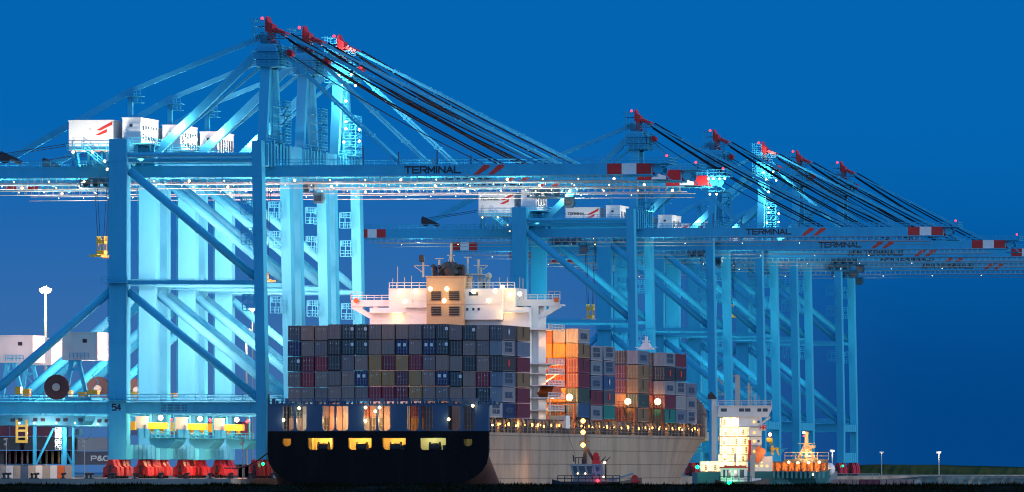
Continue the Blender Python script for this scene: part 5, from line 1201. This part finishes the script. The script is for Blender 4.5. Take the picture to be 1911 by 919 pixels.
# straddle structure with the lit stairs and the yellow lifting frame
def gantry():
    Y = 1870; rt = root('yard_gantry', 'teal yard gantry with bright lit stair tower left of the numbered leg', 'gantry', (pt(110, 0, Y).x, Y, 0)); k = Y / FPX
    X = lambda x: (x - CX) * k - rt.location.x
    Z = lambda y: HC + (YH - y) * k
    for x0, x1 in ((62, 68), (115, 125), (135, 139)): part(None, 'leg', rt, lambda g: g.box((X(x0), -1, 0), (X(x1), 1, Z(772))), MT['crane'])
    part(None, 'brace', rt, lambda g: (g.tube((X(67), 0, Z(868)), (X(100), 0, Z(800)), .25, 6), g.tube((X(134), 0, Z(866)), (X(112), 0, Z(822)), .3, 6)), MT['crane'])
    def st(g):
        for i in range(6): y = 785 + i * 11; g.box((X(104), -1.5, Z(y)), (X(115), .5, Z(y) + .1)); g.rail((X(104), -1.5, Z(y)), (X(115), -1.5, Z(y)), h=.9, step=.4); g.beam((X(105 + (i % 2) * 9), -1.4, Z(y)), (X(105 + (1 - i % 2) * 9), -1.4, Z(y - 11)), .3, .1)
    part(None, 'stair_tower', rt, st, MT['white'])
    for i in range(5): bulb(rt, (X(107 + (i % 2) * 5), -2.2, Z(780 + i * 12)), LM['cool'], .22)
    lamp(rt, (X(108), -3.5, Z(810)), 1500, (.9, 1, 1), .3)
    part(None, 'cable_reel', rt, lambda g: ([g.beam((X(155) + math.cos(a * .3927) * 1.7, -1, Z(807) + math.sin(a * .3927) * 1.7), (X(155) + math.cos((a + 1) * .3927) * 1.7, -1, Z(807) + math.sin((a + 1) * .3927) * 1.7), .16) for a in range(16)], g.box((X(141), -.5, Z(813)), (X(155), .3, Z(801)))), MT['crane_dk'])
gantry()
yf = root('lifting_frame', 'yellow ladder-like lifting frame hanging at the far left', 'lifting frame', pt(41, 827, 1745))
def yff(g):
    k = 1745 / FPX; X = lambda x: (x - 41) * k; Z = lambda y: (827 - y) * k
    for x0, x1 in ((29.5, 34), (47.5, 52)): g.box((X(x0), -.3, 0), (X(x1), .3, Z(784)))
    for y0, y1 in ((827, 822), (806, 802), (797, 793), (817, 815)): g.box((X(34), -.25, Z(y0)), (X(47.5), .25, Z(y1)))
part(None, 'frame', yf, yff, MT['yellow'])
lamp(None, pt(41, 806, 1745) + Vector((0, -6, 0)), 900, (1, .95, .85), .4)
# lamp masts
def lmast(x, y0, y1, Y, w, label, e, big=True):
    p = pt(x, y1, Y); rt = root('lamp_mast', label, 'lamp post', (p.x, Y, min(0, 0)))
    h = p.z
    part(None, 'pole', rt, lambda g: g.tube((0, 0, 0), (0, 0, h), w, 10, r2=w * .62), MT['mast'])
    def hd(g):
        g.tube((0, 0, h), (0, 0, h + .3), w * 2.2, 10)
        for i in range(6): a = i * 1.047; g.box((math.cos(a) * w * 2.6 - .3, math.sin(a) * w * 2.6 - .3, h - .2), (math.cos(a) * w * 2.6 + .3, math.sin(a) * w * 2.6 + .3, h + .4))
    part(None, 'lamp_head', rt, hd, MT['white'])
    for i in range(3 if big else 1): bulb(rt, ((i - (1 if big else 0)) * w * 1.5, -w * 3, h - .1 + (i == 1) * .3), LM['warm'], w * (1.5 if big else 1.3))
    lamp(rt, (0, -w * 6, h - 1), e, (1, .86, .62), .5)
    lamp(rt, (0, -w * 4, h + 1.2), e * .12, (1, .86, .62), .5)
lmast(85, 870, 542, 1990, .42, 'tall lamp mast with a bright head standing above the white house at the far left', 24000)
lmast(460, 870, 617, 2500, .38, 'lamp mast whose head glows behind the diagonal brace of the nearest crane', 16000)
lmast(471, 870, 578, 2600, .26, 'thin lamp mast close to the waterside leg of the nearest crane', 8000, False)
lmast(1553, 890, 842, 3150, .2, 'short lit lamp post just left of the farthest crane legs', 500, False)
lmast(1752, 890, 845, 3150, .2, 'lit lamp post standing alone on the grassed hill at the right', 500, False)
lmast(1645, 890, 845, 3150, .16, 'thin unlit lamp post on the hill right of the farthest crane', 40, False)
def cpost(x, Y, yt, label):
    p = pt(x, yt, Y); rt = root('camera_post', label, 'post', (p.x, Y, 0))
    part(None, 'pole', rt, lambda g: g.tube((0, 0, 0), (0, 0, p.z), .09, 6), MT['mast'])
    part(None, 'head', rt, lambda g: (g.box((-.5, -.3, p.z), (.1, .3, p.z + .4)), g.ball((-.2, 0, p.z - .8), .3)), MT['mast'])
cpost(12, 1720, 822, 'slim post with cameras at the far left of the quay'); cpost(158, 1720, 826, 'slim pale post on the quay left of the numbered leg'); cpost(453, 1725, 820, 'slim post standing right under the nearest crane')
# low barge with small boxes on the far right
bg_ = root('barge', 'low dark barge carrying a row of pale boxes before the hill at the right', 'barge', (pt(1640, 0, 2200).x, 2200, -4))
kb = 2200 / FPX; X = lambda x: (x - 1640) * kb; Zb = lambda y: HC + (YH - y) * kb + 4
part(None, 'hull', bg_, lambda g: g.prism([(X(1545), 0), (X(1712), 0), (X(1722), Zb(908)), (X(1540), Zb(908))], -5, 5), MT['dark'])
part(None, 'rail', bg_, lambda g: (g.rail((X(1560), -4, Zb(893)), (X(1640), -4, Zb(893)), step=1.5), g.box((X(1548), -2, Zb(908)), (X(1562), 3, Zb(880)))), MT['mast'])
for i in range(13):
    x = 1553 + i * 12.6; c = 'wwwwvvvwwwwww'[i]
    b_ = part(None, 'deck_box', bg_, lambda g: (g.box((X(x), -3, Zb(909)), (X(x + 11.5), 3, Zb(895))), g.box((X(x + 4), -3.1, Zb(907)), (X(x + 7), -3, Zb(898)))), CMAT['g' if c == 'w' else 'v'])
part(None, 'rope_coil', bg_, lambda g: g.tube((X(1712), -3.2, Zb(903)), (X(1712), 3, Zb(903)), .9, 14), MT['mast'])


for x_, y_ in ((1404, 786), (1412, 786), (1404, 806), (1404, 822), (1412, 822), (1404, 841), (1408, 868), (1418, 868), (1428, 868)): part(None, 'window', fe, lambda g: g.box((F_(x_), -6.36, Z_(y_ + 4)), (F_(x_ + 4), -6.3 if y_ > 850 else -6.0, Z_(y_))), LM['pane_warm'] if y_ > 850 or x_ % 3 == 0 else MT['glass'])
lamp(None, pt(60, 855, 1706), 900, WARM, .4); lamp(None, pt(150, 850, 1706), 700, WARM, .4)
